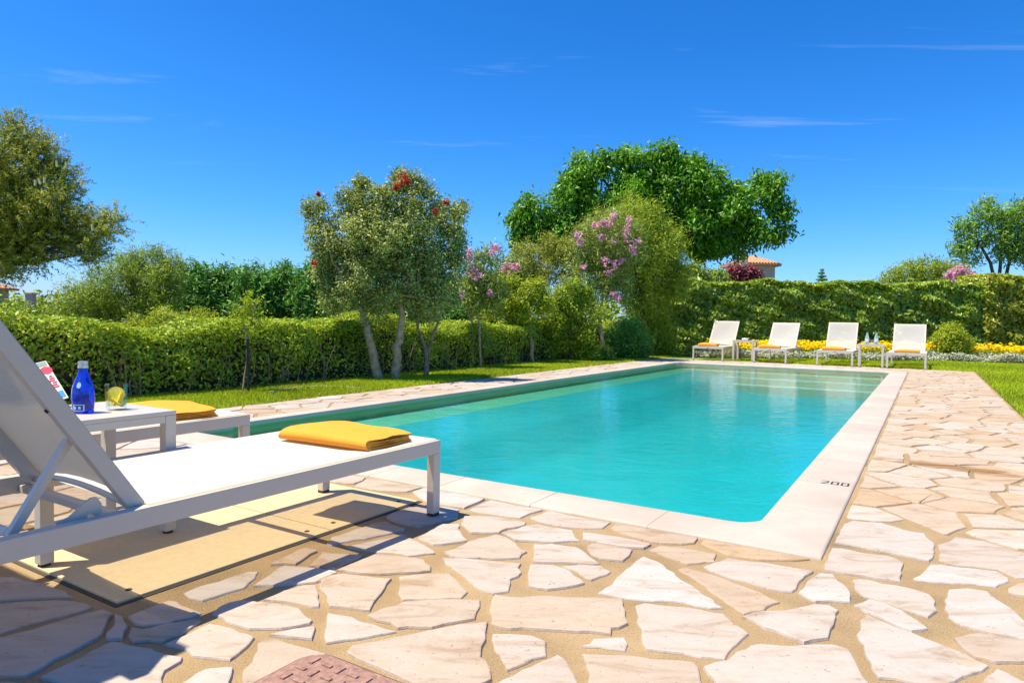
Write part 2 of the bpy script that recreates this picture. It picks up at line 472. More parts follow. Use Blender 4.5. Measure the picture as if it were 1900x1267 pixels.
def watermat():
    mt, n, l, b = nmat('pool_water_surface')
    n.remove(b)
    geo = n.new('ShaderNodeNewGeometry')
    mpn = n.new('ShaderNodeMapping'); mpn.inputs['Rotation'].default_value = (0, 0, R(18)); mpn.inputs['Scale'].default_value = (1.0, 1.35, 1)
    l.new(geo.outputs['Position'], mpn.inputs[0])
    n1 = noise(n, 2.6, 3, 0.5); n1.inputs['Distortion'].default_value = 0.6
    n2 = noise(n, 11, 3, 0.5); n2.inputs['Distortion'].default_value = 0.8
    l.new(mpn.outputs[0], n1.inputs['Vector']); l.new(mpn.outputs[0], n2.inputs['Vector'])
    ad = n.new('ShaderNodeMath'); ad.operation = 'MULTIPLY_ADD'; ad.inputs[1].default_value = 0.42
    l.new(n2.outputs['Fac'], ad.inputs[0]); l.new(n1.outputs['Fac'], ad.inputs[2])
    bp = n.new('ShaderNodeBump'); bp.inputs['Strength'].default_value = 0.5; bp.inputs['Distance'].default_value = 0.014
    l.new(ad.outputs[0], bp.inputs['Height'])
    fr = n.new('ShaderNodeFresnel'); fr.inputs['IOR'].default_value = 1.27; l.new(bp.outputs[0], fr.inputs['Normal'])
    tp = n.new('ShaderNodeBsdfTransparent'); tp.inputs[0].default_value = (0.80, 0.97, 0.99, 1)
    gl = n.new('ShaderNodeBsdfGlossy'); gl.inputs['Roughness'].default_value = 0.02; l.new(bp.outputs[0], gl.inputs['Normal'])
    mix = n.new('ShaderNodeMixShader')
    l.new(fr.outputs[0], mix.inputs[0]); l.new(tp.outputs[0], mix.inputs[1]); l.new(gl.outputs[0], mix.inputs[2])
    l.new(mix.outputs[0], n['Material Output'].inputs['Surface'])
    return mt
M['water'] = watermat()
def groundmat():
    mt, n, l, b = nmat('garden_soil')
    geo = n.new('ShaderNodeNewGeometry'); n1 = noise(n, 0.7, 7, 0.65); n2 = noise(n, 30, 4)
    for q in (n1, n2): l.new(geo.outputs['Position'], q.inputs['Vector'])
    r1 = ramp(n, (0.35, (0.10, 0.075, 0.045)), (0.55, (0.09, 0.10, 0.035)), (0.7, (0.16, 0.13, 0.075)))
    l.new(n1.outputs['Fac'], r1.inputs[0]); l.new(r1.outputs[0], b.inputs['Base Color'])
    b.inputs['Roughness'].default_value = 0.95
    bump(n, l, n2.outputs['Fac'], 0.6, 0.03, b)
    return mt
M['ground'] = groundmat()
def lawnmat():
    mt, n, l, b = nmat('lawn_base')
    geo = n.new('ShaderNodeNewGeometry'); n1 = noise(n, 1.6, 6, 0.6); n2 = noise(n, 130, 3)
    for q in (n1, n2): l.new(geo.outputs['Position'], q.inputs['Vector'])
    r1 = ramp(n, (0.35, (0.12, 0.20, 0.008)), (0.65, (0.21, 0.31, 0.014)))
    l.new(n1.outputs['Fac'], r1.inputs[0]); l.new(r1.outputs[0], b.inputs['Base Color'])
    b.inputs['Roughness'].default_value = 0.9
    bump(n, l, n2.outputs['Fac'], 0.8, 0.02, b)
    return mt
M['lawn'] = lawnmat()
M['hatch'] = plain('beige_hatch', (0.60, 0.47, 0.27), 0.7, 0.07, 45, 0.5)
M['hatch_edge'] = plain('hatch_gap', (0.06, 0.05, 0.035), 0.8)
M['iron'] = plain('reddish_iron', (0.30, 0.17, 0.13), 0.75, 0.35, 60, 0.8)
M['wall_cream'] = plain('cream_render', (0.62, 0.47, 0.30), 0.9, 0.05, 3)
M['wall_pink'] = plain('pink_render', (0.50, 0.36, 0.28), 0.9, 0.06, 3)
M['roof_tile'] = plain('terracotta_tile', (0.58, 0.27, 0.13), 0.85, 0.25, 6)
M['dark_glass'] = plain('dark_glass', (0.03, 0.04, 0.05), 0.1)

# ------------------------------------------------------------------ ground and paving bed
mb = MB()
GX = 900.0
# ground sheet with the pool pit left open
o_s, o_w = (-0.02, PL + 0.02), (-0.02, PW + 0.02)
quad = [SW(o_s[0], o_w[0]), SW(o_s[1], o_w[0]), SW(o_s[1], o_w[1]), SW(o_s[0], o_w[1])]
big = [SW(-GX, -GX), SW(GX, -GX), SW(GX, GX), SW(-GX, GX)]
vs4 = [(p.x, p.y, -0.06) for p in big] + [(p.x, p.y, -0.06) for p in quad]
mb.add(vs4, [(0, 1, 5, 4), (1, 2, 6, 5), (2, 3, 7, 6), (3, 0, 4, 7)])
tag(mb.build('ground', M['ground']), kind='structure')

def ring_strip(s0, s1, w0, w1, z, zb=None):
    p = [SW(s0, w0, z), SW(s1, w0, z), SW(s1, w1, z), SW(s0, w1, z)]
    return p
DR, DL, DF, DN = -1.45, PW + 0.95, PL + 1.4, -4.5        # deck limits: right, left, far, near
mb = MB()
def slab(s0, s1, w0, w1, z0, z1):
    mat = Matrix.Translation(C0) @ Matrix.Rotation(ANG_U, 4, 'Z')
    mb.box(s0, s1, w0, w1, z0, z1, 0, mat)
CW = 0.28                                                 # coping width
slab(DN, -CW, DR, DL, -0.07, 0.0)
slab(-CW, PL + CW, DR, -CW, -0.07, 0.0)
slab(-CW, PL + CW, PW + CW * 0.6, DL, -0.07, 0.0)
slab(PL + CW, DF, DR, DL, -0.07, 0.0)
slab(DN, 0.6, DL, DL + 4, -0.07, -0.004)
paving = tag(mb.build('paving', M['mortar']), kind='structure')

# ------------------------------------------------------------------ pool basin, water, coping
def rounded(s0, s1, w0, w1, r, n=6):
    out = []
    for cs, cw, a0 in ((s0 + r, w0 + r, 180), (s1 - r, w0 + r, 270), (s1 - r, w1 - r, 0), (s0 + r, w1 - r, 90)):
        for k in range(n + 1):
            a = R(a0 + 90 * k / n)
            out.append((cs + r * math.cos(a), cw + r * math.sin(a)))
    return out
WZ = -0.036
pool = tag(empty('swimming_pool', SW(0, 0, 0), ANG_U), 'rectangular turquoise swimming pool with cream stone coping', 'swimming pool')
rim = rounded(0.0, PL, 0.0, PW, 0.14)
nr = len(rim)
mb = MB()
mb.add([(a, b_, -0.02) for a, b_ in rim] + [(a, b_, -0.12) for a, b_ in rim], [(i, nr + i, nr + (i + 1) % nr, (i + 1) % nr) for i in range(nr)])
mb.build('waterline_band', M['pool_band'], pool)
mb = MB()
mb.add([(a, b_, -0.12) for a, b_ in rim] + [(a, b_, -0.9) for a, b_ in rim], [(i, nr + i, nr + (i + 1) % nr, (i + 1) % nr) for i in range(nr)])
mb.build('basin_wall', M['pool_wall'], pool)
# floor; shelf added along the left wall, its slope shaped to shade a band
prof = [(-0.05, -0.52), (1.9, -0.52), (2.55, -0.51), (2.72, -0.485), (3.02, -0.27), (3.16, -0.235), (3.5, -0.215), (3.75, -0.195), (3.95, -0.18)]
mb = MB()
nsg = 24
vs_ = []
for k in range(nsg + 1):
    s_ = -0.05 + (PL + 0.1) * k / nsg
    fade = min(1.0, max(0.0, (s_ - 0.5) / 2.5))
    for w_, z_ in prof:
        vs_.append((s_, w_, z_))
np_ = len(prof)
mb.add(vs_, [(k * np_ + j, (k + 1) * np_ + j, (k + 1) * np_ + j + 1, k * np_ + j + 1) for k in range(nsg) for j in range(np_ - 1)])
mb.build('basin_floor', M['pool_floor'], pool, smooth=True)
mb = MB()
lp = [(3.95, -0.18), (4.08, -0.165), (4.18, -0.14), (PW + 0.01, -0.115)]
mb.add([(s_, w_, z_) for s_ in (-0.05, PL + 0.05) for w_, z_ in lp], [(j, 4 + j, 5 + j, j + 1) for j in range(3)])
mb.build('side_ledge', M['pool_wall'], pool, smooth=True)
for k, (ds, dz) in enumerate(((0.32, -0.14), (0.62, -0.24), (0.92, -0.36))):
    mb = MB(); mb.box(PL - ds, PL + 0.02 - k * 0.01, 0.01 + k * 0.002, PW - 0.01 - k * 0.002, -0.85, dz, 0.012)
    mb.build('pool_step', M['pool_step'], pool)
mb = MB()
mb.add([(a, b_, WZ) for a, b_ in rounded(-0.01, PL + 0.01, -0.01, PW + 0.01, 0.13)], [tuple(range(nr))])
wo_ = mb.build('pool_water', M['water'])
wo_.location = SW(0, 0, 0); wo_.rotation_euler = (0, 0, ANG_U)
tag(wo_, kind='structure')

def coping_piece(outline_in, outline_out, name='coping_stone', thin=False):
    """a slab between the pool edge and the outer edge, with a rounded nose over the water"""
    n = len(outline_in)
    lays = []
    def mixp(i, t):
        a, b_ = outline_in[i], outline_out[i]
        return (a[0] + (b_[0] - a[0]) * t, a[1] + (b_[1] - a[1]) * t)
    prof_ = [(0.02, -0.045), (-0.07, -0.040), (-0.10, -0.026), (-0.10, -0.006), (-0.075, 0.006), (-0.02, 0.013), (0.3, 0.013), (0.95, 0.0125), (0.985, 0.010), (1.0, 0.003), (1.0, -0.045)]
    if thin: prof_ = [(0.4 * t if t < 0 else t, z * .5 if z < 0 else z) for t, z in prof_]
    v, f = [], []
    for t, z in prof_:
        for i in range(n):
            p = mixp(i, t)
            v.append((p[0], p[1], z))
    k = len(prof_)
    for j in range(k):
        jn = (j + 1) % k
        for i in range(n - 1):
            f.append((j * n + i, j * n + i + 1, jn * n + i + 1, jn * n + i))
    f.append(tuple(j * n for j in range(k)))
    f.append(tuple(j * n + n - 1 for j in reversed(range(k))))
    mb = MB(); mb.add(v, f)
    o = mb.build(name, M['coping'], pool, autosmooth=50)
    bm = bmesh.new(); bm.from_mesh(o.data); bmesh.ops.recalc_face_normals(bm, faces=bm.faces); bm.to_mesh(o.data); bm.free()
    return o
rs = np.random.RandomState(5)
CWL = CW * 0.6
def corner(cs, cw, a0, ss, sw_, cwo_s, cwo_w, arm):
    ins, outs = [], []
    r = 0.14
    # arms then arc
    nn = 6
    pin, pout = [], []
    a_start = R(a0)
    cx_, cy_ = cs - ss * r, cw - sw_ * r
    pin.append((cs, cw - sw_ * arm)); pout.append((cs + ss * cwo_s, cw - sw_ * arm))
    for k in range(nn + 1):
        t = math.pi / 2 * k / nn
        pin.append((cx_ + ss * r * math.cos(t), cy_ + sw_ * r * math.sin(t)))
        if k < nn / 2: pout.append((cs + ss * cwo_s, cw + sw_ * (cwo_w * (k / (nn / 2)) - r * (1 - k / (nn / 2)))))
        else: pout.append((cs + ss * (cwo_s * ((nn - k) / (nn / 2)) - r * (1 - (nn - k) / (nn / 2))), cw + sw_ * cwo_w))
    pin.append((cs - ss * arm, cw)); pout.append((cs - ss * arm, cw + sw_ * cwo_w))
    coping_piece(pin, pout)
ARM = 0.42
corner(0, 0, 0, -1, -1, CW, CW, ARM)
corner(PL, 0, 0, 1, -1, CW, CW, ARM)
corner(PL, PW, 0, 1, 1, CW, CWL, ARM)
corner(0, PW, 0, -1, 1, CW, CWL, ARM)
def run(fixed, a, b_, axis, out, width, count):
    ed = np.linspace(a, b_, count + 1)
    ed[1:-1] += rs.uniform(-0.06, 0.06, count - 1)
    for i in range(count):
        g0, g1 = ed[i] + 0.0018, ed[i + 1] - 0.0018
        ts = np.linspace(g0, g1, 5)
        if axis == 's':
            coping_piece([(t, fixed) for t in ts], [(t, fixed + out * width) for t in ts], thin=fixed > 1)
        else:
            coping_piece([(fixed, t) for t in ts], [(fixed + out * width, t) for t in ts])
run(0, ARM, PL - ARM, 's', -1, CW, 17)
run(PW, ARM, PL - ARM, 's', 1, CWL, 17)
run(0, ARM, PW - ARM, 'w', -1, CW, 6)
run(PL, ARM, PW - ARM, 'w', 1, CW, 6)

# depth figures painted on the coping beside the pool
dm = MB()
def stroke(x0, y0, x1, y1, t=0.009):
    d = Vector((x1 - x0, y1 - y0)); d.normalize(); q = Vector((-d.y, d.x)) * t / 2; e = d * t / 2
    a = Vector((x0, y0)) - e; c = Vector((x1, y1)) + e
    dm.add([(a.x - q.x, a.y - q.y, 0), (c.x - q.x, c.y - q.y, 0), (c.x + q.x, c.y + q.y, 0), (a.x + q.x, a.y + q.y, 0)], [(0, 1, 2, 3)])
def digit(ch, x):
    w_, h_ = 0.031, 0.066
    seg = {'2': [(0, h_, w_, h_), (w_, h_, w_, h_ * .58), (w_, h_ * .58, 0, 0.004), (0, 0, w_, 0)],
           '0': [(0, 0, w_, 0), (w_, 0, w_, h_), (w_, h_, 0, h_), (0, h_, 0, 0)]}[ch]
    for a in seg: stroke(x + a[0], a[1], x + a[2], a[3])
for i, ch in enumerate('200'): digit(ch, i * 0.052)
dmo = dm.build('depth_mark', M['black_paint'], pool)
q0 = to_sw(G(1541, 902))
dmo.location = (q0[0], -0.112, 0.0136)
dmo.rotation_euler = (0, 0, R(-90))

# ------------------------------------------------------------------ flagstones
TS = 480 / 1900.0
ORI = {'A': (300, 947, TS), 'B': (700, 947, TS), 'C': (1060, 947, TS), 'D': (1420, 947, TS), 'F': (0, 947, TS)}
TR = [
 ('F', [(-90,480),(100,472),(280,515),(540,622),(300,622),(-90,655)]),
 ('F', [(-90,672),(300,642),(555,648),(685,690),(640,708),(380,775),(180,830),(-90,910)]),
 ('F', [(-90,935),(230,862),(560,762),(755,712),(830,742),(750,895),(620,970),(400,1080),(190,1198),(60,1198),(-90,1195)]),
 ('F', [(845,745),(905,765),(945,830),(905,922),(790,928),(778,890)]),
 ('F', [(820,947),(950,975),(1120,1002),(1150,1020),(1340,1060),(1335,1090),(1215,1160),(1200,1267),(1180,1340),(560,1315),(290,1210),(600,1062)]),
 ('F', [(-90,1240),(150,1247),(230,1262),(560,1340),(400,1420),(-90,1440)]),
 ('F', [(935,762),(1030,722),(1240,640),(1300,650),(1488,735),(1400,768),(1050,828),(990,815)]),
 ('F', [(962,842),(1060,852),(1420,782),(1478,792),(1400,850),(1200,948),(980,943),(942,900)]),
 ('A', [(160,590),(260,545),(480,480),(640,430),(712,432),(690,480),(610,550),(500,580),(380,620),(300,645),(210,630)]),
 ('A', [(370,740),(420,690),(580,640),(720,655),(900,672),(1010,702),(1112,790),(1090,812),(880,848),(640,853),(540,825),(450,775)]),
 ('A', [(672,540),(790,460),(900,388),(1080,403),(1268,428),(1288,442),(1140,510),(1010,525)]),
 ('A', [(800,385),(960,300),(1060,262),(1140,275),(1145,288),(1040,350),(985,383),(900,380)]),
 ('A', [(1082,395),(1180,292),(1330,308),(1478,314),(1260,418),(1200,410)]),
 ('A', [(1210,230),(1250,180),(1420,128),(1560,80),(1650,70),(1788,120),(1778,135),(1500,195),(1250,240)]),
 ('A', [(1345,247),(1600,198),(1770,160),(1840,192),(1960,255),(2012,300),(1810,318),(1580,290),(1440,272)]),
 ('A', [(1282,425),(1560,310),(1700,318),(1900,342),(1930,348),(1980,395),(1975,430),(1880,440),(1600,453),(1400,440)]),
 ('A', [(1045,520),(1150,472),(1300,448),(1318,456),(1230,480),(1130,513)]),
 ('A', [(742,640),(900,572),(1040,532),(1133,532),(1158,600),(1163,688),(1100,688),(1000,668),(900,650)]),
 ('A', [(1167,502),(1330,455),(1500,472),(1690,487),(1640,560),(1560,660),(1528,718),(1380,703),(1232,690),(1212,620)]),
 ('B', [(157,470),(350,448),(530,443),(600,510),(668,580),(620,625),(400,633),(190,638),(152,590)]),
 ('B', [(-78,755),(40,702),(200,652),(450,635),(758,642),(763,690),(720,778),(600,798),(400,843),(230,838),(150,848),(0,790)]),
 ('A', [(1217,732),(1400,762),(1560,812),(1728,870),(1600,893),(1350,932),(1217,957),(1202,940),(1212,830)]),
 ('A', [(788,893),(960,853),(1128,833),(1128,860),(1100,927),(960,913)]),
 ('A', [(12,960),(200,882),(350,812),(480,837),(688,912),(640,970),(560,1040),(500,1078),(380,1063),(220,1050),(150,990)]),
 ('A', [(120,1267),(260,1172),(330,1143),(528,1133),(520,1200),(500,1300),(400,1380),(100,1350)]),
 ('A', [(752,932),(850,923),(1050,982),(1212,1030),(1100,1088),(930,1180),(780,1290),(620,1330),(592,1260),(602,1150),(680,1040),(702,960)]),
 ('B', [(-228,1020),(-180,972),(0,942),(300,882),(600,822),(812,803),(800,880),(770,985),(762,1060),(810,1090),(848,1220),(700,1290),(420,1300),(200,1222),(0,1135),(-150,1075)]),
 ('B', [(292,190),(470,88),(600,88),(658,200),(662,213),(540,228),(410,238),(350,215)]),
 ('B', [(612,90),(640,30),(900,40),(1095,75),(1085,95),(960,120),(900,150),(690,153),(652,120)]),
 ('B', [(492,290),(660,218),(870,163),(950,183),(1020,230),(1102,290),(1050,333),(850,343),(680,338),(540,323)]),
 ('B', [(905,155),(1090,103),(1180,92),(1438,136),(1458,190),(1495,213),(1300,223),(1120,213),(1010,208)]),
 ('B', [(473,332),(640,337),(850,357),(1058,377),(1063,440),(1040,468),(978,490),(968,578),(850,598),(720,548),(600,440)]),
 ('B', [(1152,237),(1280,232),(1460,257),(1540,302),(1636,378),(1500,378),(1290,368),(1147,363)]),
 ('B', [(1122,383),(1290,388),(1420,433),(1500,490),(1526,520),(1400,548),(1250,567),(1117,543)]),
 ('B', [(1350,393),(1638,388),(1715,435),(1640,468),(1572,498),(1532,480),(1472,432)]),
 ('B', [(1507,150),(1650,167),(1900,207),(2015,238),(1958,268),(1850,263),(1640,228),(1507,203)]),
 ('B', [(1533,260),(1580,228),(1700,243),(1876,277),(1808,358),(1640,343),(1562,308)]),
 ('B', [(833,640),(862,603),(1200,612),(1600,627),(1798,632),(1828,720),(1847,813),(1780,848),(1725,850),(1718,893),(1400,868),(1150,853),(980,853),(833,818),(823,720)]),
 ('B', [(848,883),(960,883),(1130,893),(1243,937),(1243,1048),(1080,1103),(957,1152),(902,1050)]),
 ('B', [(1503,978),(1590,918),(1818,908),(1823,1008),(1640,983)]),
 ('C', [(193,590),(350,462),(530,323),(640,362),(760,442),(900,542),(1050,640),(1117,698),(1020,698),(850,663),(600,648),(350,618)]),
 ('C', [(563,280),(660,246),(860,268),(1067,306),(1058,368),(940,373),(850,378),(700,330)]),
 ('C', [(783,412),(840,398),(1040,452),(1250,532),(1450,620),(1536,655),(1420,718),(1270,747),(1183,688),(982,540)]),
 ('C', [(975,400),(1150,336),(1400,368),(1620,405),(1782,434),(1678,508),(1622,582),(1480,567),(1200,492),(1040,438)]),
 ('C', [(468,682),(540,663),(850,693),(1120,742),(1306,885),(1230,958),(1130,1072),(950,1057),(700,1017),(552,998),(512,900),(482,800)]),
 ('D', [(-178,765),(60,722),(360,673),(470,683),(542,722),(508,830),(468,922),(350,938),(290,957),(150,898),(0,848)]),
 ('C', [(78,1033),(300,1043),(600,1073),(898,1093),(937,1132),(967,1267),(980,1350),(140,1350),(132,1180)]),
 ('C', [(968,1130),(1140,1082),(1380,963),(1700,973),(1920,968),(2037,1002),(2087,1080),(2147,1200),(2215,1300),(1900,1380),(1100,1340),(1042,1220)]),
 ('B', [(852,1265),(1000,1192),(1200,1092),(1330,1043),(1398,1092),(1448,1180),(1478,1267),(1488,1350),(860,1350)]),
 ('D', [(248,580),(302,502),(400,443),(500,453),(588,532),(632,610),(628,658),(500,648),(370,653),(290,618)]),
 ('D', [(432,380),(488,268),(560,269),(720,303),(900,323),(1022,377),(998,512),(830,488),(650,458),(540,443),(436,425)]),
 ('D', [(500,232),(580,90),(640,64),(850,78),(1020,132),(1170,157),(1248,230),(1243,320),(1200,357),(950,308),(700,257)]),
 ('D', [(638,493),(760,493),(860,522),(1050,552),(1210,602),(1258,652),(1268,720),(1200,768),(1010,708),(830,648),(702,600)]),
 ('D', [(648,680),(760,637),(870,662),(1010,722),(1120,792),(1202,850),(1080,868),(900,790),(740,730)]),
 ('D', [(668,890),(692,790),(742,747),(900,812),(1080,878),(1400,1002),(1646,1120),(1600,1158),(1440,1208),(1330,1258),(1150,1258),(960,1218),(832,1208),(772,1090),(722,970)]),
 ('D', [(1313,640),(1342,567),(1480,558),(1630,582),(1750,672),(1870,762),(1990,850),(1990,938),(1800,903),(1560,858),(1440,828),(1342,760),(1313,700)]),
 ('D', [(1083,480),(1150,442),(1210,383),(1280,378),(1420,402),(1700,432),(1795,500),(1700,543),(1400,518),(1100,498)]),
 ('D', [(1263,240),(1400,182),(1600,212),(1800,272),(2020,332),(2020,478),(1850,478),(1720,418),(1420,388),(1273,348)]),
 ('D', [(1383,920),(1560,882),(1760,917),(1990,952),(1990,1087),(1880,1097),(1700,1097),(1540,1058)]),
 ('D', [(1563,1267),(1700,1143),(1800,1182),(1990,1272),(1990,1400),(1500,1360)]),
]
def area(p):
    return 0.5 * sum(p[i][0] * p[(i + 1) % len(p)][1] - p[(i + 1) % len(p)][0] * p[i][1] for i in range(len(p)))
def inside(pt, poly):
    x, y = pt; c = False; j = len(poly) - 1
    for i in range(len(poly)):
        xi, yi = poly[i]; xj, yj = poly[j]
        if (yi > y) != (yj > y) and x < (xj - xi) * (y - yi) / (yj - yi) + xi: c = not c
        j = i
    return c
hatch_c = [G(215, 1122), G(780, 932)]
h_s1, h_w0 = to_sw(hatch_c[1]); h_s0, _ = to_sw(hatch_c[0])
h_w0 = 0.5 * (h_w0 + to_sw(hatch_c[0])[1]); h_w1 = h_w0 + 0.86
mh_s, mh_w = to_sw(G(622, 1214))           # far corner of the iron cover
MH = 0.46
mh_box = (mh_s - MH - 0.02, mh_s - 0.02, mh_w - MH + 0.05, mh_w + 0.05)
stones = []
for t, pl in TR:
    ox, oy, sc = ORI[t]
    pp = []
    for x, y in pl:
        p = G(ox + x * sc, oy + y * sc, 0.012)
        pp.append(to_sw(p))
    stones.append(pp)
rs = np.random.RandomState(11)
# the remaining stones: irregular cells between the surveyed ones
bseeds = []
for pp in stones:
    for i in range(len(pp)):
        a = Vector(pp[i]); b_ = Vector(pp[(i + 1) % len(pp)])
        k = max(1, int((b_ - a).length / 0.05))
        for j in range(k):
            q = a.lerp(b_, j / k); bseeds.append((q.x, q.y))
for (s0, s1, w0, w1) in ((h_s0, h_s1, h_w0, h_w1), mh_box):
    for k in range(24):
        f = k / 24
        bseeds += [(s0 + (s1 - s0) * f, w0), (s0 + (s1 - s0) * f, w1), (s0, w0 + (w1 - w0) * f), (s1, w0 + (w1 - w0) * f)]
bs = np.array(bseeds)
G1 = CW + 0.022
regions = [((-CW, PL + G1), (DR + 0.03, -G1), 0.36), ((DN + 2.0, -G1), (DR + 0.03, DL), 0.40),
           ((-CW, PL + G1), (PW + CWL + 0.02, DL - 0.02), 0.40), ((PL + G1, DF - 0.03), (DR + 0.03, DL - 0.02), 0.45)]
def clip(poly, nx, ny, d):
    out = []
    for i in range(len(poly)):
        a, b_ = poly[i], poly[(i + 1) % len(poly)]
        da, db = a[0] * nx + a[1] * ny - d, b_[0] * nx + b_[1] * ny - d
        if da <= 0: out.append(a)
        if (da < 0 < db) or (db < 0 < da):
            t = da / (da - db); out.append((a[0] + (b_[0] - a[0]) * t, a[1] + (b_[1] - a[1]) * t))
    return out
def in_frame(s_, w_):
    p = SW(s_, w_)
    d = p - Vector((0, 0, H))
    y = d.dot(fwd)
    if y < 0.5: return False
    px = CX + FPX * d.dot(crt) / y; py = CY - FPX * d.dot(cup) / y
    return -700 < px < 2300 and py < 1900
auto = []
for (sa, sb_), (wa, wb), sp in regions:
    seeds = []
    tries = 0
    while tries < 9000:
        tries += 1
        s_, w_ = rs.uniform(sa, sb_), rs.uniform(wa, wb)
        if not in_frame(s_, w_): continue
        loc = sp * rs.choice([0.62, 0.8, 1.0])
        if (np.hypot(bs[:, 0] - s_, bs[:, 1] - w_) < 0.11).any(): continue
        if any(inside((s_, w_), pp) for pp in stones): continue
        if h_s0 < s_ < h_s1 and h_w0 < w_ < h_w1: continue
        if mh_box[0] < s_ < mh_box[1] and mh_box[2] < w_ < mh_box[3]: continue
        if any(math.hypot((a - s_), b_ - w_) < loc for a, b_ in seeds): continue
        seeds.append((s_, w_))
    sd = np.array(seeds)
    for i, (s_, w_) in enumerate(seeds):
        poly = [(sa, wa), (sb_, wa), (sb_, wb), (sa, wb)]
        poly = [(max(s_ - 0.8, min(s_ + 0.8, a)), max(w_ - 0.8, min(w_ + 0.8, b_))) for a, b_ in poly]
        d2 = np.hypot(sd[:, 0] - s_, sd[:, 1] - w_)
        for j in np.argsort(d2)[1:22]:
            dx, dy = sd[j, 0] - s_, sd[j, 1] - w_
            L = math.hypot(dx, dy); nx, ny = dx / L, dy / L
            poly = clip(poly, nx, ny, nx * s_ + ny * w_ + L / 2 - rs.uniform(0.008, 0.018))
        db = np.hypot(bs[:, 0] - s_, bs[:, 1] - w_)
        for j in np.argsort(db)[:60]:
            if db[j] > 1.2: break
            dx, dy = bs[j, 0] - s_, bs[j, 1] - w_
            L = db[j]; nx, ny = dx / L, dy / L
            poly = clip(poly, nx, ny, nx * s_ + ny * w_ + L - 0.03)
        # a sawn-off corner now and then keeps the cells from looking regular
        if len(poly) >= 3 and abs(area(poly)) > 0.006:
            auto.append(poly)
def roughen(poly, step=0.03, amp=0.0035):
    if area(poly) < 0: poly = poly[::-1]
    out = []
    n = len(poly)
    for i in range(n):
        a, b_ = Vector(poly[i]), Vector(poly[(i + 1) % n])
        L = (b_ - a).length
        if L < 1e-4: continue
        k = max(1, int(L / step))
        q = Vector((-(b_ - a).y, (b_ - a).x)) / L
        bow = rs.normal(0, 0.007) * min(1, L / 0.15); wph, wk = rs.uniform(0, 6), rs.uniform(1.5, 3.5)
        for j in range(k):
            f_ = j / k
            p = a.lerp(b_, f_)
            am = amp if j else amp * 0.5
            p = p + q * (rs.normal(0, am) + math.sin(math.pi * f_) * (bow + 0.0022 * math.sin(wk * 6.28 * f_ + wph)))
            out.append((p.x, p.y))
    return out
def stone_obj(poly, big_, mat_=None, rest=None):
    c = (sum(p[0] for p in poly) / len(poly), sum(p[1] for p in poly) / len(poly))
    poly = roughen(poly, 0.03 if big_ else 0.06, 0.0018)
    n = len(poly)
    h = 0.0075 + rs.uniform(-0.0015, 0.0025)
    tx, ty = rs.normal(0, 0.004), rs.normal(0, 0.004)
    rings = []
    for ins, z in ((0.0, -0.02), (0.0, 0.0015), (0.0025, h - 0.0012), (0.0065, h)):
        ring_ = []
        for i in range(n):
            a, p, b_ = Vector(poly[i - 1]), Vector(poly[i]), Vector(poly[(i + 1) % n])
            t = (b_ - a)
            q = Vector((-t.y, t.x)) / (t.length + 1e-9)
            p = p + q * ins
            x, y = p.x - c[0], p.y - c[1]
            ring_.append((x, y, z + (x * tx + y * ty if z > 0 else 0)))
        rings.append(ring_)
    v = [p for r_ in rings for p in r_]
    f = []
    for k in range(3):
        for i in range(n):
            f.append((k * n + i, k * n + (i + 1) % n, (k + 1) * n + (i + 1) % n, (k + 1) * n + i))
    f.append(tuple(3 * n + i for i in range(n)))
    if rest is not None:
        rest.add([SW(c[0] + x, c[1] + y, z) for x, y, z in v], f)
        return len(f)
    mb = MB(); mb.add(v, f)
    o = mb.build('paving_stone', mat_ or M['stone'], paving)
    p = SW(c[0], c[1], 0)
    o.location = p; o.rotation_euler = (0, 0, ANG_U)
for pp in stones: stone_obj(pp, True)
def shown(pp):
    cs_ = sum(p[0] for p in pp) / len(pp); cw_ = sum(p[1] for p in pp) / len(pp)
    p = SW(cs_, cw_); y = max(0.6, p.y)
    vis = 1.0 if (abs(p.x) < y * 0.80 and p.y > 1.5) else 0.02
    return vis * abs(area(pp)) * H / y ** 3
auto.sort(key=shown, reverse=True)
keep_n = 300 - len(stones)
rest_mb, rest_mi = MB(), []
for i, pp in enumerate(auto):
    tan_ = pp[0][1] < 0 and pp[0][0] > -0.6
    if i < keep_n:
        stone_obj(pp, False, M['stone_tan'] if tan_ else None)
    else:
        rest_mi += [1 if tan_ else 0] * stone_obj(pp, False, rest=rest_mb)
ro = rest_mb.build('small_paving_stones', M['stone'], paving)
ro.data.materials.append(M['stone_tan']); ro.data.polygons.foreach_set('material_index', rest_mi)
tag(ro, kind='stuff')

# hatch cover under the lounger
hx = tag(empty('hatch_cover', SW(h_s0, h_w0), ANG_U), 'flat beige two-panel hatch cover set flush in the paving under the sun lounger', 'hatch')
hl, hw = h_s1 - h_s0, h_w1 - h_w0
mb = MB(); mb.box(-0.012, hl + 0.012, -0.012, hw + 0.012, -0.02, 0.003)
mb.build('hatch_frame', M['hatch_edge'], hx)
hj = hl - 0.57
for a, b_ in ((0.003, hj - 0.003), (hj + 0.003, hl - 0.003)):
    mb = MB(); mb.box(a, b_, 0.003, hw - 0.003, -0.01, 0.0095, 0.002)
    pn = mb.build('hatch_panel', M['hatch'], hx)
    for bx_ in (a + 0.07, b_ - 0.07):
        for by_ in (0.07, hw - 0.07):
            mb = MB(); mb.lathe([(0.0, 0.012), (0.009, 0.012), (0.011, 0.0102), (0.011, 0.006)], 12, bx_, by_)
            mb.build('bolt', M['hatch_edge'], pn)
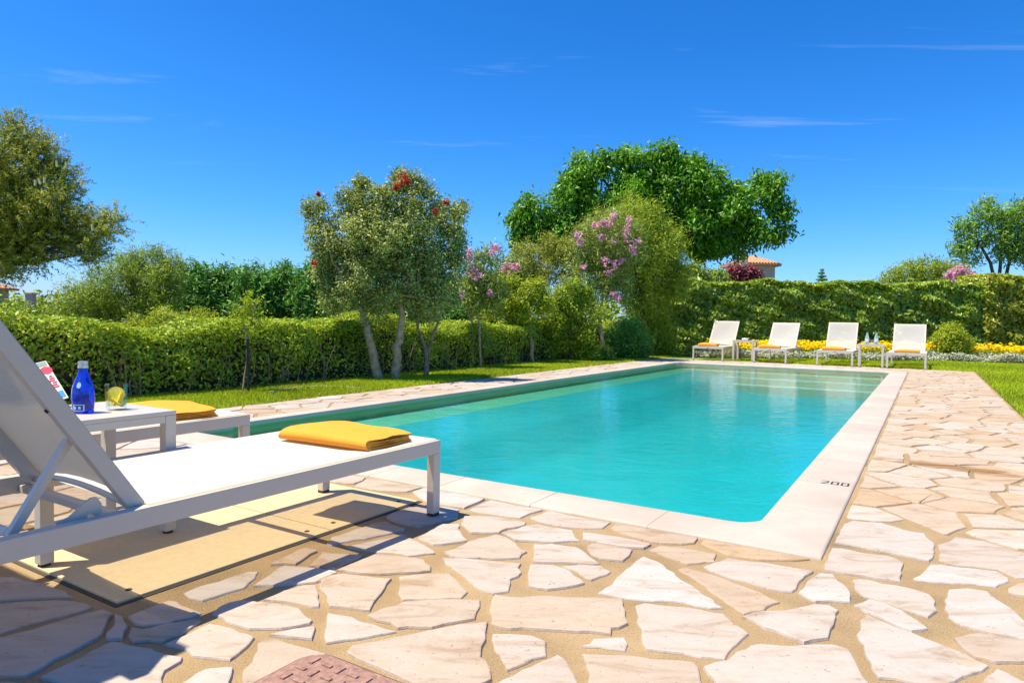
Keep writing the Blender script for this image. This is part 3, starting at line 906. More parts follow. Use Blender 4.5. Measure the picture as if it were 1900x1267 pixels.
# iron cover at the near edge
mc = tag(empty('manhole_cover', SW(mh_box[1], mh_box[3]), ANG_U), 'square reddish brown cast iron cover with rounded corners set in the paving', 'manhole cover')
def rr(x0, x1, y0, y1, r, n=5): return rounded(x0, x1, y0, y1, r, n)
mb = MB(); mb.prism(rr(-MH, 0, -MH, 0, 0.07), -0.03, 0.009); mb.build('cover_frame', M['black_paint'], mc)
mb = MB(); mb.prism(rr(-MH + 0.008, -0.008, -MH + 0.008, -0.008, 0.064), -0.02, 0.013); mb.build('cover_rim', M['iron'], mc)
mb = MB(); mb.prism(rr(-MH + 0.02, -0.02, -MH + 0.02, -0.02, 0.055), 0.0, 0.0165); lid = mb.build('lid', M['iron'], mc)
rs2 = np.random.RandomState(3)
for i in range(9):
    for j in range(9):
        x = -MH + 0.045 + i * 0.045; y = -MH + 0.045 + j * 0.045
        if x > -0.035 or y > -0.035: continue
        a = 0.016; b2 = 0.006
        if (i + j) % 2: a, b2 = b2, a
        mb = MB(); mb.box(x - a, x + a, y - b2, y + b2, 0.0155, 0.0205, 0.0015)
        mb.build('tread_bar', M['iron'], lid)

# ------------------------------------------------------------------ loungers
WM = M['white_metal']
def make_lounger(ang=R(56)):
    root = empty('sun_lounger')
    W2 = 0.375
    BI, BO = W2 - 0.078, W2 - 0.044
    for sy in (-1, 1):
        y0, y1 = (W2 - 0.04, W2) if sy > 0 else (-W2, -W2 + 0.04)
        mb = MB(); mb.box(0, 1.97, y0, y1, 0.284, 0.342, 0.003); mb.build('side_rail', WM, root)
        for x in (0.0, 1.74):
            mb = MB(); mb.box(x, x + 0.048, y0 + 0.0005, y1 - 0.0005, 0.012, 0.2838, 0.003); lg = mb.build('leg', WM, root)
            mb = MB(); mb.box(x + 0.001, x + 0.047, y0 + 0.0015, y1 - 0.0015, 0.0, 0.0118, 0.002); mb.build('foot_cap', M['rubber'], lg)
    mb = MB(); mb.box(0, 0.04, -W2 + 0.0402, W2 - 0.0402, 0.284, 0.342, 0.003); mb.build('end_rail', WM, root)
    mb = MB(); mb.box(1.93, 1.97, -W2 + 0.0402, W2 - 0.0402, 0.284, 0.342, 0.003); mb.build('end_rail', WM, root)
    for x in (0.62, 1.36):
        mb = MB(); mb.box(x, x + 0.03, -W2 + 0.0402, W2 - 0.0402, 0.288, 0.312, 0.003); mb.build('cross_bar', WM, root)
    # seat sling: slight sag, wrapped round the rails
    mb = MB(); nx_, ny_ = 16, 10
    vv = []
    for zz in (0, 1):
        for i in range(nx_ + 1):
            for j in range(ny_ + 1):
                x = 0.012 + (1.345 - 0.012) * i / nx_; y = -(W2 - 0.014) + 2 * (W2 - 0.014) * j / ny_
                e = max(0.0, 1 - abs(y) / (W2 - 0.04))
                sag = -0.010 * min(1, e * 2.2) * min(1, i / 1.5)
                vv.append((x, y, (0.3445 if zz == 0 else 0.3475) + sag))
    q = (nx_ + 1) * (ny_ + 1)
    ff = []
    for i in range(nx_):
        for j in range(ny_):
            a = i * (ny_ + 1) + j
            ff.append((a, a + 1, a + ny_ + 2, a + ny_ + 1)); ff.append((q + a, q + a + ny_ + 1, q + a + ny_ + 2, q + a + 1))
    mb.add([vv[k] for k in range(q, 2 * q)], [tuple(x - q for x in f) for f in ff if f[0] >= q])
    mb.build('seat_sling', M['sling'], root, smooth=True)
    # backrest, hinged
    L = 0.90
    px_, pz_ = 1.335, 0.300
    bm_ = Matrix.Translation((px_, 0, pz_)) @ Matrix.Rotation(-ang, 4, 'Y')
    mb = MB()
    for sy in (-1, 1):
        y0, y1 = (BI, BO) if sy > 0 else (-BO, -BI)
        mb.box(0, L, y0, y1, -0.02, 0.022, 0.003, bm_)
    mb.box(L - 0.034, L, -BI + 0.0002, BI - 0.0002, -0.02, 0.022, 0.003, bm_)
    bk = mb.build('backrest', WM, root)
    mb = MB(); vv, ff = [], []
    nx_, ny_ = 10, 8
    for i in range(nx_ + 1):
        for j in range(ny_ + 1):
            x = 0.03 + (L - 0.04) * i / nx_; y = -(BO - 0.006) + 2 * (BO - 0.006) * j / ny_
            e = max(0.0, 1 - (y / BI) ** 2); z = 0.0245 - 0.022 * e * math.sin(math.pi * min(1, i / nx_ * 1.05))
            xx = x + (0.05 * e if i == 0 else 0)
            vv.append(bm_ @ Vector((xx, y, z)))
    for i in range(nx_):
        for j in range(ny_):
            a = i * (ny_ + 1) + j; ff.append((a, a + ny_ + 1, a + ny_ + 2, a + 1))
    mb.add(vv, ff)
    mb.build('back_sling', M['sling'], bk, smooth=True)
    mb = MB()
    pts = []
    for k in range(13):
        y = -BI + 2 * BI * k / 12
        pts.append(bm_ @ Vector((0.035 + 0.05 * (1 - (y / BI) ** 2), y, 0.0)))
    mb.tube(pts, [0.009] * 13, 8); mb.build('lower_tube', WM, bk, smooth=True)
    for sy in (-1, 1):
        for d_ in (0.02, 0.42):
            c = bm_ @ Vector((d_, sy * (BI + BO) / 2, -0.0205))
            mb = MB(); mb.lathe([(0, 0.0), (0.006, 0.0), (0.006, 0.004)], 8)
            b_ = mb.build('rivet', M['rubber'], bk); b_.matrix_local = Matrix.Translation(c) @ Matrix.Rotation(-ang, 4, 'Y') @ Matrix.Rotation(math.pi, 4, 'X')
    # prop: U-shaped bar from the backrest down to the notched plates
    a1 = bm_ @ Vector((0.31, 0, -0.012))
    e1 = Vector((1.66, 0, 0.318))
    mb = MB()
    for sy in (-1, 1):
        dz = (e1 - a1); ln_ = dz.length; an_ = math.atan2(dz.z, dz.x)
        mt_ = Matrix.Translation((a1.x, 0, a1.z)) @ Matrix.Rotation(-an_, 4, 'Y')
        y0, y1 = (BI - 0.03, BI - 0.006) if sy > 0 else (-BI + 0.006, -BI + 0.03)
        mb.box(0, ln_, y0, y1, -0.011, 0.011, 0.003, mt_)
    mb.box(ln_ - 0.022, ln_, -BI + 0.0302, BI - 0.0302, -0.011, 0.011, 0.003, mt_)
    mb.build('prop_bar', WM, root)
    for sy in (-1, 1):
        prof_ = [(1.50, 0.290), (1.50, 0.345), (1.487, 0.352), (1.478, 0.340), (1.462, 0.345), (1.462, 0.372), (1.475, 0.392), (1.49, 0.392), (1.545, 0.352), (1.575, 0.345), (1.575, 0.290)]
        y = sy * (BO - 0.004 + 0.0045)
        mb = MB(); mm_ = Matrix(((1, 0, 0, 0), (0, 0, -1, y), (0, 1, 0, 0), (0, 0, 0, 1)))
        mb.prism(prof_, -0.003, 0.003, mm_); mb.build('notched_plate', WM, root)
    mb = MB(); mb.box(-0.0015, 0.0, -0.022, 0.022, 0.306, 0.316); mb.build('maker_plate', M['rubber'], root)
    return root
def place(o, p, rz):
    o.location = p; o.rotation_euler = (0, 0, rz)
BACK = ANG_U + math.pi                       # head end away from the pool for the near pair
GRP_L = 'white sun loungers round the pool'
near_corner = G(816, 958) ; near_corner.z = 0
s1, w1 = to_sw(near_corner)
lou = make_lounger()
STONE_Z = 0.0100
L1 = SW(s1 + 0.0, w1 + 0.375, STONE_Z)
L2 = SW(s1 + 0.0, w1 + 0.375 + 1.345, STONE_Z)
place(lou, L1, BACK)
tag(lou, 'white mesh sun lounger with raised back, standing over the beige hatch cover', 'sun lounger', GRP_L)
l2 = copy_tree(lou); place(l2, L2, BACK)
l2['label'] = 'white mesh sun lounger beyond the side table with the blue bottle'
far_feet = [(4.80, 16.5), (6.05, 15.80), (7.24, 15.1), (8.45, 14.42)]
far_lab = ['white sun lounger across the pool, beside the cup table, next to the shrubs',
           'white sun lounger across the pool, second from the shrubs, other side of the cup table',
           'white sun lounger across the pool, third from the shrubs, beside the pale bottles',
           'white sun lounger across the pool, last in its row, next to the round green bush']
fl = []
for ((x, y), lb), an in zip(zip(far_feet, far_lab), (47.5, 45.5, 48.0, 46.5)):
    o = make_lounger(R(an)); tag(o, lb, 'sun lounger', GRP_L)
    place(o, Vector((x, y, STONE_Z)), ANG_U + rs.normal(0, 0.015)); o['label'] = lb
    fl.append(o)

# ------------------------------------------------------------------ side tables
def make_table():
    root = empty('side_table')
    mb = MB(); mb.box(-0.25, 0.25, -0.25, 0.25, 0.485, 0.502, 0.003); mb.build('table_top', WM, root)
    for a in (-1, 1):
        y0, y1 = (0.226, 0.249) if a > 0 else (-0.249, -0.226)
        mb = MB(); mb.box(-0.204, 0.204, y0, y1, 0.455, 0.4848, 0.002); mb.build('apron', WM, root)
        mb = MB(); mb.box(y0, y1, -0.204, 0.204, 0.455, 0.4848, 0.002); mb.build('apron', WM, root)
    for a in (-1, 1):
        for b_ in (-1, 1):
            x0, x1 = (0.205, 0.2495) if a > 0 else (-0.2495, -0.205)
            y0, y1 = (0.205, 0.2495) if b_ > 0 else (-0.2495, -0.205)
            mb = MB(); mb.box(x0, x1, y0, y1, 0.01, 0.4848, 0.003); lg = mb.build('leg', WM, root)
            mb = MB(); mb.lathe([(0, 0), (0.02, 0), (0.02, 0.0098), (0, 0.0098)], 14, (x0 + x1) / 2, (y0 + y1) / 2); mb.build('foot_cap', M['rubber'], lg)
    return root
tab = make_table()
tf = G(310, 987, STONE_Z); ts_, tw_ = to_sw(tf)
TABLE_C = SW(ts_ - 0.225, tw_ + 0.225, STONE_Z)
place(tab, TABLE_C, ANG_U)
GRP_T = 'white square side tables'
tag(tab, 'white square side table holding the blue bottle and the lemon drink', 'side table', GRP_T)
t2 = copy_tree(tab); T2C = Vector((5.80, 16.75, STONE_Z)); place(t2, T2C, ANG_U); t2['label'] = 'white side table with a white cup, between two loungers across the pool'
t3 = copy_tree(tab); T3C = Vector((8.02, 15.02, STONE_Z)); place(t3, T3C, ANG_U + 0.03); t3['label'] = 'white side table with two pale bottles, between two loungers across the pool'

# ------------------------------------------------------------------ towels
def make_towel(name, seed, lx=0.30, ly=0.52, layers=4, th=0.0135):
    """cloth folded in layers: the folded strip as a section, run along its width"""
    r_ = np.random.RandomState(seed)
    pitch = th * 1.06
    hx_ = lx / 2
    def ribbon(rad, x_open):
        """section of one folded layer: bottom run, round fold at -x, top run"""
        zc = 2 * pitch; cx_ = -hx_ + 2 * pitch
        p_ = [(x, zc - rad) for x in np.linspace(x_open, cx_, 9)]
        p_ += [(cx_ - rad * math.sin(R(a)), zc - rad * math.cos(R(a))) for a in np.linspace(18, 162, 7)]
        p_ += [(x, zc + rad) for x in np.linspace(cx_, x_open - 0.006, 9)]
        P_ = np.array(p_)
        T_ = np.gradient(P_, axis=0); T_ /= np.linalg.norm(T_, axis=1)[:, None]
        N_ = np.stack([-T_[:, 1], T_[:, 0]], 1)
        return np.vstack([P_ + N_ * th * 0.485, (P_ - N_ * th * 0.485)[::-1]])
    secs = [ribbon(1.5 * pitch, hx_), ribbon(0.5 * pitch, hx_ - 0.012)]
    layers = 4
    nyy = 22
    mb = MB()
    ph = r_.uniform(0, 6, 6)
    for sec in secs:
        v, f = [], []
        m_ = len(sec)
        for j in range(nyy + 1):
            t = j / nyy; y = (t - 0.5) * ly
            for x, z in sec:
                lift = z / (layers * pitch)
                e = 0.006 * math.sin(9 * y + ph[0] + 6 * x) + 0.004 * math.sin(23 * y + ph[1] + 15 * x)
                slope = abs(2 * t - 1) ** 5
                edge = 0.012 * math.sin(3.0 * math.pi * (x + hx_) / lx + ph[2] + 2 * lift) * (1 if t < .5 else -1) * abs(2 * t - 1) ** 3
                drop = 1 - 0.22 * slope - 0.08 * (1 + math.sin(7 * x + ph[3])) * lift
                crown_ = 1 + 0.24 * math.exp(-((x + 0.02) ** 2 / 0.010 + (y - 0.05) ** 2 / 0.02))
                v.append((x * (1 + 0.03 * math.sin(5 * y + ph[4])) + e * lift * 0.6, y + edge + lift * 0.010 * math.sin(8 * x + ph[5]), max(0.0, z * drop * crown_ + e * 0.5 * lift)))
        for j in range(nyy):
            for i in range(m_):
                f.append((j * m_ + i, j * m_ + (i + 1) % m_, (j + 1) * m_ + (i + 1) % m_, (j + 1) * m_ + i))
        f.append(tuple(reversed(range(m_)))); f.append(tuple(nyy * m_ + i for i in range(m_)))
        mb.add(v, f)
    o = mb.build(name, M['towel'], None, autosmooth=60)
    return o
GRP_W = 'folded yellow towels on the loungers'
SEAT = STONE_Z + 0.3485
def towel_at(root_loc, rz, dx, dy, seed, lab, rot=0.0, **kw):
    o = make_towel('folded_towel', seed, **kw)
    c, s_ = math.cos(rz), math.sin(rz)
    o.location = (root_loc.x + c * dx - s_ * dy, root_loc.y + s_ * dx + c * dy, SEAT - 0.002)
    o.rotation_euler = (0, 0, rz + rot)
    tag(o, lab, 'towel', GRP_W)
    return o
towel_at(L1, BACK, 0.285, 0.055, 4, 'folded yellow towel on the lounger that stands over the hatch cover', R(183), th=0.0128)
towel_at(L2, BACK, 0.30, 0.06, 7, 'folded yellow towel on the lounger beyond the blue bottle table', R(176), th=0.0128)
tl = ['folded yellow towel on the far lounger next to the shrubs', 'folded yellow towel on the far lounger second from the shrubs',
      'folded yellow towel on the far lounger beside the pale bottles', 'folded yellow towel on the far lounger by the round green bush']
for i, (o, lb) in enumerate(zip(fl, tl)):
    towel_at(o.location, o.rotation_euler.z, (0.30, 0.28, 0.30, 0.32)[i], (0.06, 0.05, 0.04, 0.0)[i], 20 + i, lb, rs.normal(0, 0.04), lx=0.28, ly=0.46, th=0.0165)

# ------------------------------------------------------------------ things on the tables
TZ = STONE_Z + 0.502
def bottle_profile(h, r):
    return [(0, 0.004), (r * .80, 0.0), (r * .90, h * .02), (r * .93, h * .10), (r * 1.0, h * .26), (r * 1.0, h * .38), (r * .93, h * .50), (r * .74, h * .62), (r * .54, h * .72), (r * .43, h * .80), (r * .38, h * .86), (r * .37, h * .87)]
def surf_patch(prof, zc, hz, a0, da, off, shape, mat, name, parent):
    """a print laid on a turned surface"""
    zs = [p[1] for p in prof[1:]]; rr_ = [p[0] for p in prof[1:]]
    mb = MB(); na, nz_ = 10, 10
    vv = {}; ff = []
    idx = 0
    def pt(u, w):
        z = zc + hz * w; a = a0 + da * u
        r_ = np.interp(z, zs, rr_) + off
        return (r_ * math.cos(a), r_ * math.sin(a), z)
    V_ = [pt(2 * i / na - 1, 2 * j / nz_ - 1) for i in range(na + 1) for j in range(nz_ + 1)]
    for i in range(na):
        for j in range(nz_):
            if shape(2 * (i + .5) / na - 1, 2 * (j + .5) / nz_ - 1):
                a = i * (nz_ + 1) + j; ff.append((a, a + nz_ + 1, a + nz_ + 2, a + 1))
    mb.add(V_, ff)
    return mb.build(name, mat, parent)
bt = tag(empty('water_bottle', G(154.5, 766, TZ)), 'cobalt blue glass water bottle with silver cap on the near side table', 'bottle')
BH, BR = 0.203, 0.040
bp_ = bottle_profile(BH, BR)
mb = MB(); mb.lathe(bp_, 32); mb.build('bottle_body', M['blue_glass'], bt, smooth=True)
mb = MB(); r_ = BR * .40
mb.lathe([(r_ * .98, BH * .868), (r_ * 1.12, BH * .872), (r_ * 1.12, BH * .925), (r_ * .98, BH * .93), (r_ * .98, BH * .945), (r_ * 1.06, BH * .95), (r_ * 1.06, BH * .995), (r_ * .9, BH), (0, BH)], 20)
mb.build('cap', M['silver_cap'], bt, smooth=False)
VA = math.atan2(-2.7, 1.72)             # side of the bottle that is seen
surf_patch(bp_, BH * .55, BH * .055, VA - 0.42, 0.22, 0.0006, lambda u, w: u * u + w * w < 1.0, M['label_ink'], 'emblem', bt)
surf_patch(bp_, BH * .12, BH * .062, VA - 0.45, 0.55, 0.0006, lambda u, w: abs(u) > .78 or abs(w) > .78 or (abs(w) < .5 and math.sin(u * 23) > .1), M['label_ink'], 'label_print', bt)

gl_ = tag(empty('drinking_glass', G(216, 760, TZ)), 'square tumbler of water with lemon wedges on the near side table', 'glass')
GR, GH = 0.041, 0.106
mb = MB(); n8 = 8
def octo(r_, z): return [(r_ * math.cos(math.pi / 8 + k * math.pi / 4), r_ * math.sin(math.pi / 8 + k * math.pi / 4), z) for k in range(8)]
rings = [octo(GR * .86, 0), octo(GR * .93, 0.012), octo(GR * 1.04, GH), octo(GR * .97, GH), octo(GR * .87, 0.018)]
mb.add([p for r_ in rings for p in r_], [(k * 8 + i, k * 8 + (i + 1) % 8, (k + 1) * 8 + (i + 1) % 8, (k + 1) * 8 + i) for k in range(4) for i in range(8)] + [tuple(reversed(range(8))), tuple(32 + i for i in range(8))])
mb.build('tumbler', M['clear_glass'], gl_)
for k, (dx, dy, dz, rx, ry, rz, sc) in enumerate(((0.002, -0.006, 0.062, 72, 10, 30, 1.12), (-0.004, 0.008, 0.050, 66, -26, -25, 1.15), (0.006, 0.002, 0.036, 40, 24, 70, 1.05))):
    e_ = Matrix.Translation((dx, dy, dz)) @ Matrix.Rotation(R(rz), 4, 'Z') @ Matrix.Rotation(R(ry), 4, 'Y') @ Matrix.Rotation(R(rx), 4, 'X')
    mb = MB(); rr2 = 0.029 * sc
    mb.lathe([(rr2 * .86, -0.004), (rr2, -0.0035), (rr2, 0.0035), (rr2 * .86, 0.004)], 20)
    o = mb.build('lemon_slice', M['lemon_rind'], gl_, smooth=False); o.matrix_local = e_
    mb = MB(); mb.lathe([(0, -0.0038), (rr2 * .87, -0.0038), (rr2 * .87, 0.0038), (0, 0.0038)], 20)
    mb.build('pulp', M['lemon_pulp'], o)
mb = MB(); rw = [octo(GR * .86, 0.019), octo(GR * .95, GH * .70)]
mb.add([p for r_ in rw for p in r_], [(i, (i + 1) % 8, 8 + (i + 1) % 8, 8 + i) for i in range(8)] + [tuple(reversed(range(8))), tuple(8 + i for i in range(8))])
mb.build('drink', thin_glass('lemon_water', (0.95, 0.97, 0.80)), gl_)

# slanting menu holder on the near table, mostly behind the raised back of the lounger
A_ = D(127, 737, 2.78); B_ = D(85, 669, 2.86)
ax_y = (B_ - A_).normalized()
ax_x = Vector((-0.80, -0.55, 0.0)); ax_x = (ax_x - ax_y * ax_x.dot(ax_y)).normalized()
ax_z = ax_x.cross(ax_y).normalized()
if ax_z.y > 0: ax_z = -ax_z
mm4 = Matrix((ax_x, ax_y, ax_z)).transposed().to_4x4(); mm4.translation = A_
mn = tag(empty('menu_card', Vector((A_.x, A_.y, TZ))), 'slanted printed menu card with red and blue print on the near side table', 'menu card')
inv = Matrix.Translation(-Vector((A_.x, A_.y, TZ)))
LN = (B_ - A_).length
def card(name, x0, x1, y0, y1, z0, z1, mat, parent=mn):
    mb = MB(); mb.box(x0, x1, y0, y1, z0, z1, 0, inv @ mm4); return mb.build(name, mat, parent)
panel = card('panel', 0, 0.14, 0, LN, -0.004, 0, M['paper'])
card('blue_block', 0.004, 0.13, 0.008, LN * .20, 0.0002, 0.0012, M['blue_print'], panel)
card('green_block', 0.004, 0.13, LN * .88, LN * .985, 0.0002, 0.0012, M['green_print'], panel)
for k in range(6):
    card('red_lettering', 0.006 + 0.003 * (k % 2), 0.030 - 0.004 * (k % 3), LN * (.30 + .055 * k), LN * (.335 + .055 * k), 0.0002, 0.0012, M['red_print'], panel)
mb = MB(); mb.lathe([(0, 0.0), (0.022, 0.0)], 18); o = mb.build('red_dot', M['red_print'], panel); o.matrix_local = inv @ mm4 @ Matrix.Translation((0.018, LN * .76, 0.0008))
mb = MB(); mb.box(-0.14, -0.02, -0.10, -0.02, 0.0, 0.012, 0.002); mb.build('base', M['paper'], mn)
mb = MB(); pc = inv @ (mm4 @ Vector((0.08, 0.02, -0.003)))
mb.tube([(-0.08, -0.06, 0.01), tuple(pc)], [0.006, 0.006], 8); mb.build('post', M['paper'], mn)

# cup on a far table, bottles on the other
cpl = T2C + Vector((-0.03, -0.08, 0.502))
cu = tag(empty('white_cup', cpl), 'small white dish with a dark edge on the far side table', 'dish')
mb = MB(); mb.lathe([(0, 0), (0.06, 0), (0.075, 0.012), (0.080, 0.055), (0.073, 0.055), (0.066, 0.015), (0, 0.010)], 24); mb.build('bowl', M['ceramic'], cu, smooth=True)
mb = MB(); mb.box(0.082, 0.135, -0.02, 0.02, 0.0, 0.045, 0.004); mb.build('lighter', M['rubber'], cu)
for i, (dx, dy) in enumerate(((-0.115, -0.02), (0.10, 0.0))):
    b2 = tag(empty('glass_bottle', T3C + Vector((dx, dy, 0.502))), ('pale aqua glass bottle beside the small glass on the far table', 'pale aqua glass bottle standing apart from the small glass on the far table')[i], 'bottle', 'pale bottles on the far table')
    mb = MB(); mb.lathe(bottle_profile(0.27, 0.046), 24); mb.build('bottle_body', M['pale_glass'], b2, smooth=True)
    mb = MB(); mb.lathe([(0.018, 0.236), (0.021, 0.238), (0.021, 0.262), (0, 0.264)], 16); mb.build('cap', M['silver_cap'], b2)
    surf_patch(bottle_profile(0.27, 0.046), 0.085, 0.035, -math.pi / 2 - 0.4, 0.6, 0.001, lambda u, w: True, M['paper'], 'label_print', b2)
g2 = tag(empty('small_glass', T3C + Vector((-0.03, -0.08, 0.502))), 'small clear drinking glass between the pale bottles on the far table', 'glass')
mb = MB(); mb.lathe([(0, 0.004), (0.033, 0), (0.04, 0.1), (0.037, 0.1), (0.031, 0.008), (0, 0.008)], 20); mb.build('tumbler', M['clear_glass'], g2, smooth=True)

# square parasol added out of view to shade the paving by the near lounger
def added_parasol():
    base = SW(s1 - 3.3, w1 + 2.9, 0.0)
    root = tag(empty('added_parasol', base, ANG_U), 'unseen square cream parasol behind the heads of the near loungers', 'added_parasol')
    mb = MB(); mb.box(-0.38, 0.38, -0.38, 0.38, 0.013, 0.08, 0.01); mb.build('base_plate', M['rubber'], root)
    mb = MB(); mb.tube([(0, 0, 0.08), (0, 0, 2.5)], [0.04, 0.035], 10); mb.build('pole', WM, root, smooth=True)
    cs, cw, hf, z0 = 0.30, -1.50, 1.00, 2.12
    mb = MB(); mb.tube([(0, 0, 2.46), (cs * .5, cw * .5, 2.66), (cs, cw, 2.60)], [0.03, 0.03, 0.03], 8); mb.build('arm', WM, root, smooth=True)
    mb = MB(); mb.tube([(cs, cw, 2.62), (cs, cw, 2.38)], [0.02, 0.02], 8); mb.build('hub', WM, root, smooth=True)
    cr = [(cs - hf, cw - hf, z0), (cs + hf, cw - hf, z0), (cs + hf, cw + hf, z0), (cs - hf, cw + hf, z0)]
    mb = MB(); mb.add(cr + [(x, y, z0 + 0.012) for x, y, z in cr] + [(cs, cw, 2.40), (cs, cw, 2.412)], [(i, 8, (i + 1) % 4) for i in range(4)] + [(4 + i, 4 + (i + 1) % 4, 9) for i in range(4)] + [(i, (i + 1) % 4, 4 + (i + 1) % 4, 4 + i) for i in range(4)])
    mb.build('canopy', M['canvas'], root)
    for x, y, z in cr:
        mb = MB(); mb.tube([(cs, cw, 2.385), (x, y, z - 0.012)], [0.010, 0.008], 6); mb.build('rib', WM, root)
M['canvas'] = plain('cream_canvas', (0.62, 0.55, 0.40), 0.9, 0.05, 40)
_n, _l = M['canvas'].node_tree.nodes, M['canvas'].node_tree.links
_tr = _n.new('ShaderNodeBsdfTranslucent'); _tr.inputs[0].default_value = (0.95, 0.80, 0.50, 1)  # warm transmission set to tint the shade of the added canopy
_mx = _n.new('ShaderNodeMixShader'); _mx.inputs[0].default_value = 0.85
_l.new(_n['Principled BSDF'].outputs[0], _mx.inputs[1]); _l.new(_tr.outputs[0], _mx.inputs[2]); _l.new(_mx.outputs[0], _n['Material Output'].inputs['Surface'])
added_parasol()

# ------------------------------------------------------------------ foliage helpers
def unit(a):
    return a / (np.linalg.norm(a, axis=1)[:, None] + 1e-9)
def tri_mesh(name, verts, tris, tint, mat, parent=None, kind=None):
    me = bpy.data.meshes.new(name)
    nv, nt = len(verts), len(tris)
    me.vertices.add(nv); me.vertices.foreach_set('co', verts.astype(np.float32).ravel())
    me.loops.add(nt * 3); me.loops.foreach_set('vertex_index', tris.astype(np.int32).ravel())
    me.polygons.add(nt); me.polygons.foreach_set('loop_start', np.arange(0, nt * 3, 3, dtype=np.int32))
    at = me.attributes.new('tint', 'FLOAT', 'POINT'); at.data.foreach_set('value', np.clip(tint, 0, 1).astype(np.float32))
    me.materials.append(mat)
    me.update()
    o = bpy.data.objects.new(name, me)
    if kind: o['kind'] = kind
    return link(o, parent)
def leaf_geo(P, N, Dr, L, W, fold=0.25):
    """one folded leaf of two triangles per point"""
    n = len(P)
    S = unit(np.cross(N, Dr)); Dr = unit(np.cross(S, N))
    L = L[:, None]; W = W[:, None]
    b = P - Dr * L * .5; t = P + Dr * L * .5
    m_ = P - Dr * L * .08
    r_ = m_ + S * W * .5 + N * W * fold; l_ = m_ - S * W * .5 + N * W * fold
    v = np.stack([b, r_, t, l_], 1).reshape(-1, 3)
    i = np.arange(n)[:, None] * 4
    f = np.stack([np.hstack([i, i + 1, i + 2]), np.hstack([i, i + 2, i + 3])], 1).reshape(-1, 3)
    return v, f
def blob_points(blobs, n, rs_, inner=0.45):
    c = np.array([b[0] for b in blobs]); r_ = np.array([b[1] for b in blobs])
    wgt = (r_[:, 0] * r_[:, 1] * r_[:, 2]) ** (2 / 3.); wgt /= wgt.sum()
    k = rs_.choice(len(blobs), n, p=wgt)
    d = unit(rs_.normal(size=(n, 3)))
    # break the round outline with low-frequency lumps
    lump = 1 + 0.13 * np.sin(d[:, 0] * 5.1 + k * 1.7) * np.sin(d[:, 2] * 6.3 + k) + 0.10 * np.sin(d[:, 1] * 9 + d[:, 2] * 7 + k * 2.3)
    f = (1 - inner * rs_.rand(n) ** 1.6) * lump
    return c[k] + d * r_[k] * f[:, None], d
def crown(name, blobs, n, L, W, mat, parent, seed, per=9, spread=0.10, up=0.45, out=0.7, rnd=0.7, droop=0.0, inner=0.45, spray=0.0, tb=0.45, sub=0, sr=0.42):
    rs_ = np.random.RandomState(seed)
    if sub:
        blobs = [(c, tuple(x * .9 for x in r_)) for c, r_ in blobs]
        more = []
        for c, r_ in blobs:
            more.append((c, tuple(x * .72 for x in r_)))
            for d_ in unit(rs_.normal(size=(sub, 3))):
                k_ = sr * rs_.uniform(.7, 1.25)
                more.append((tuple(np.array(c) + d_ * np.array(r_) * rs_.uniform(.62, .86)), tuple(x * k_ for x in r_)))
        blobs = more
    nt = max(1, n // per)
    T, d = blob_points(blobs, nt, rs_, inner)
    tw_t = rs_.normal(tb, 0.16, nt)
    idx = np.repeat(np.arange(nt), per)
    m_ = len(idx)
    if spray > 0:
        sd = unit(d * 0.8 + np.array([0, 0, 0.55]) + rs_.normal(0, .35, (nt, 3)))
        t = np.tile(np.linspace(0, 1, per), nt)
        P = T[idx] + sd[idx] * (t * spray)[:, None] + rs_.normal(0, spread, (m_, 3))
        Dr = unit(sd[idx] * 1.0 + unit(rs_.normal(size=(m_, 3))) * 0.75)
        N = unit(d[idx] * out + rs_.normal(0, rnd, (m_, 3)) + np.array([0, 0, up]))
    else:
        P = T[idx] + rs_.normal(0, spread, (m_, 3))
        N = unit(d[idx] * out + rs_.normal(0, rnd, (m_, 3)) + np.array([0, 0, up]))
        Dr = unit(rs_.normal(size=(m_, 3)) + d[idx] * 0.6 + np.array([0, 0, -droop]))
    P[:, 2] = np.maximum(P[:, 2], 0.03)
    Ls = L * rs_.uniform(.7, 1.25, m_); Ws = W * rs_.uniform(.75, 1.2, m_)
    v, f = leaf_geo(P, N, Dr, Ls, Ws)
    tint = np.repeat(tw_t[idx] + rs_.normal(0, .15, m_), 4)
    return tri_mesh(name, v, f, tint, mat, parent)
def PB(depth, *bl):
    out = []
    for b in bl:
        px, py, r_ = b[:3]
        dd = b[3] if len(b) > 3 else 0.0
        ry = b[4] if len(b) > 4 else 1.0
        rm = r_ * depth / FPX
        c = D(px, py, depth + dd)
        out.append((tuple(c), (rm, rm, rm * ry)))
    return out
def limb(mb, pts, r0, r1, n=8, wob=0.0, seed=0):
    rs_ = np.random.RandomState(seed)
    # finer path
    P = [Vector(p) for p in pts]
    fine = []
    for i in range(len(P) - 1):
        for k in range(4):
            q = P[i].lerp(P[i + 1], k / 4)
            if fine or i: q = q + Vector(rs_.normal(0, wob, 3))
            fine.append(q)
    fine.append(P[-1])
    m_ = len(fine)
    mb.tube(fine, [r0 + (r1 - r0) * i / (m_ - 1) for i in range(m_)], n)
def DP(depth, *pts): return [D(x, y, depth) for x, y in pts]
def foot(px, py): return G(px, py, -0.03)
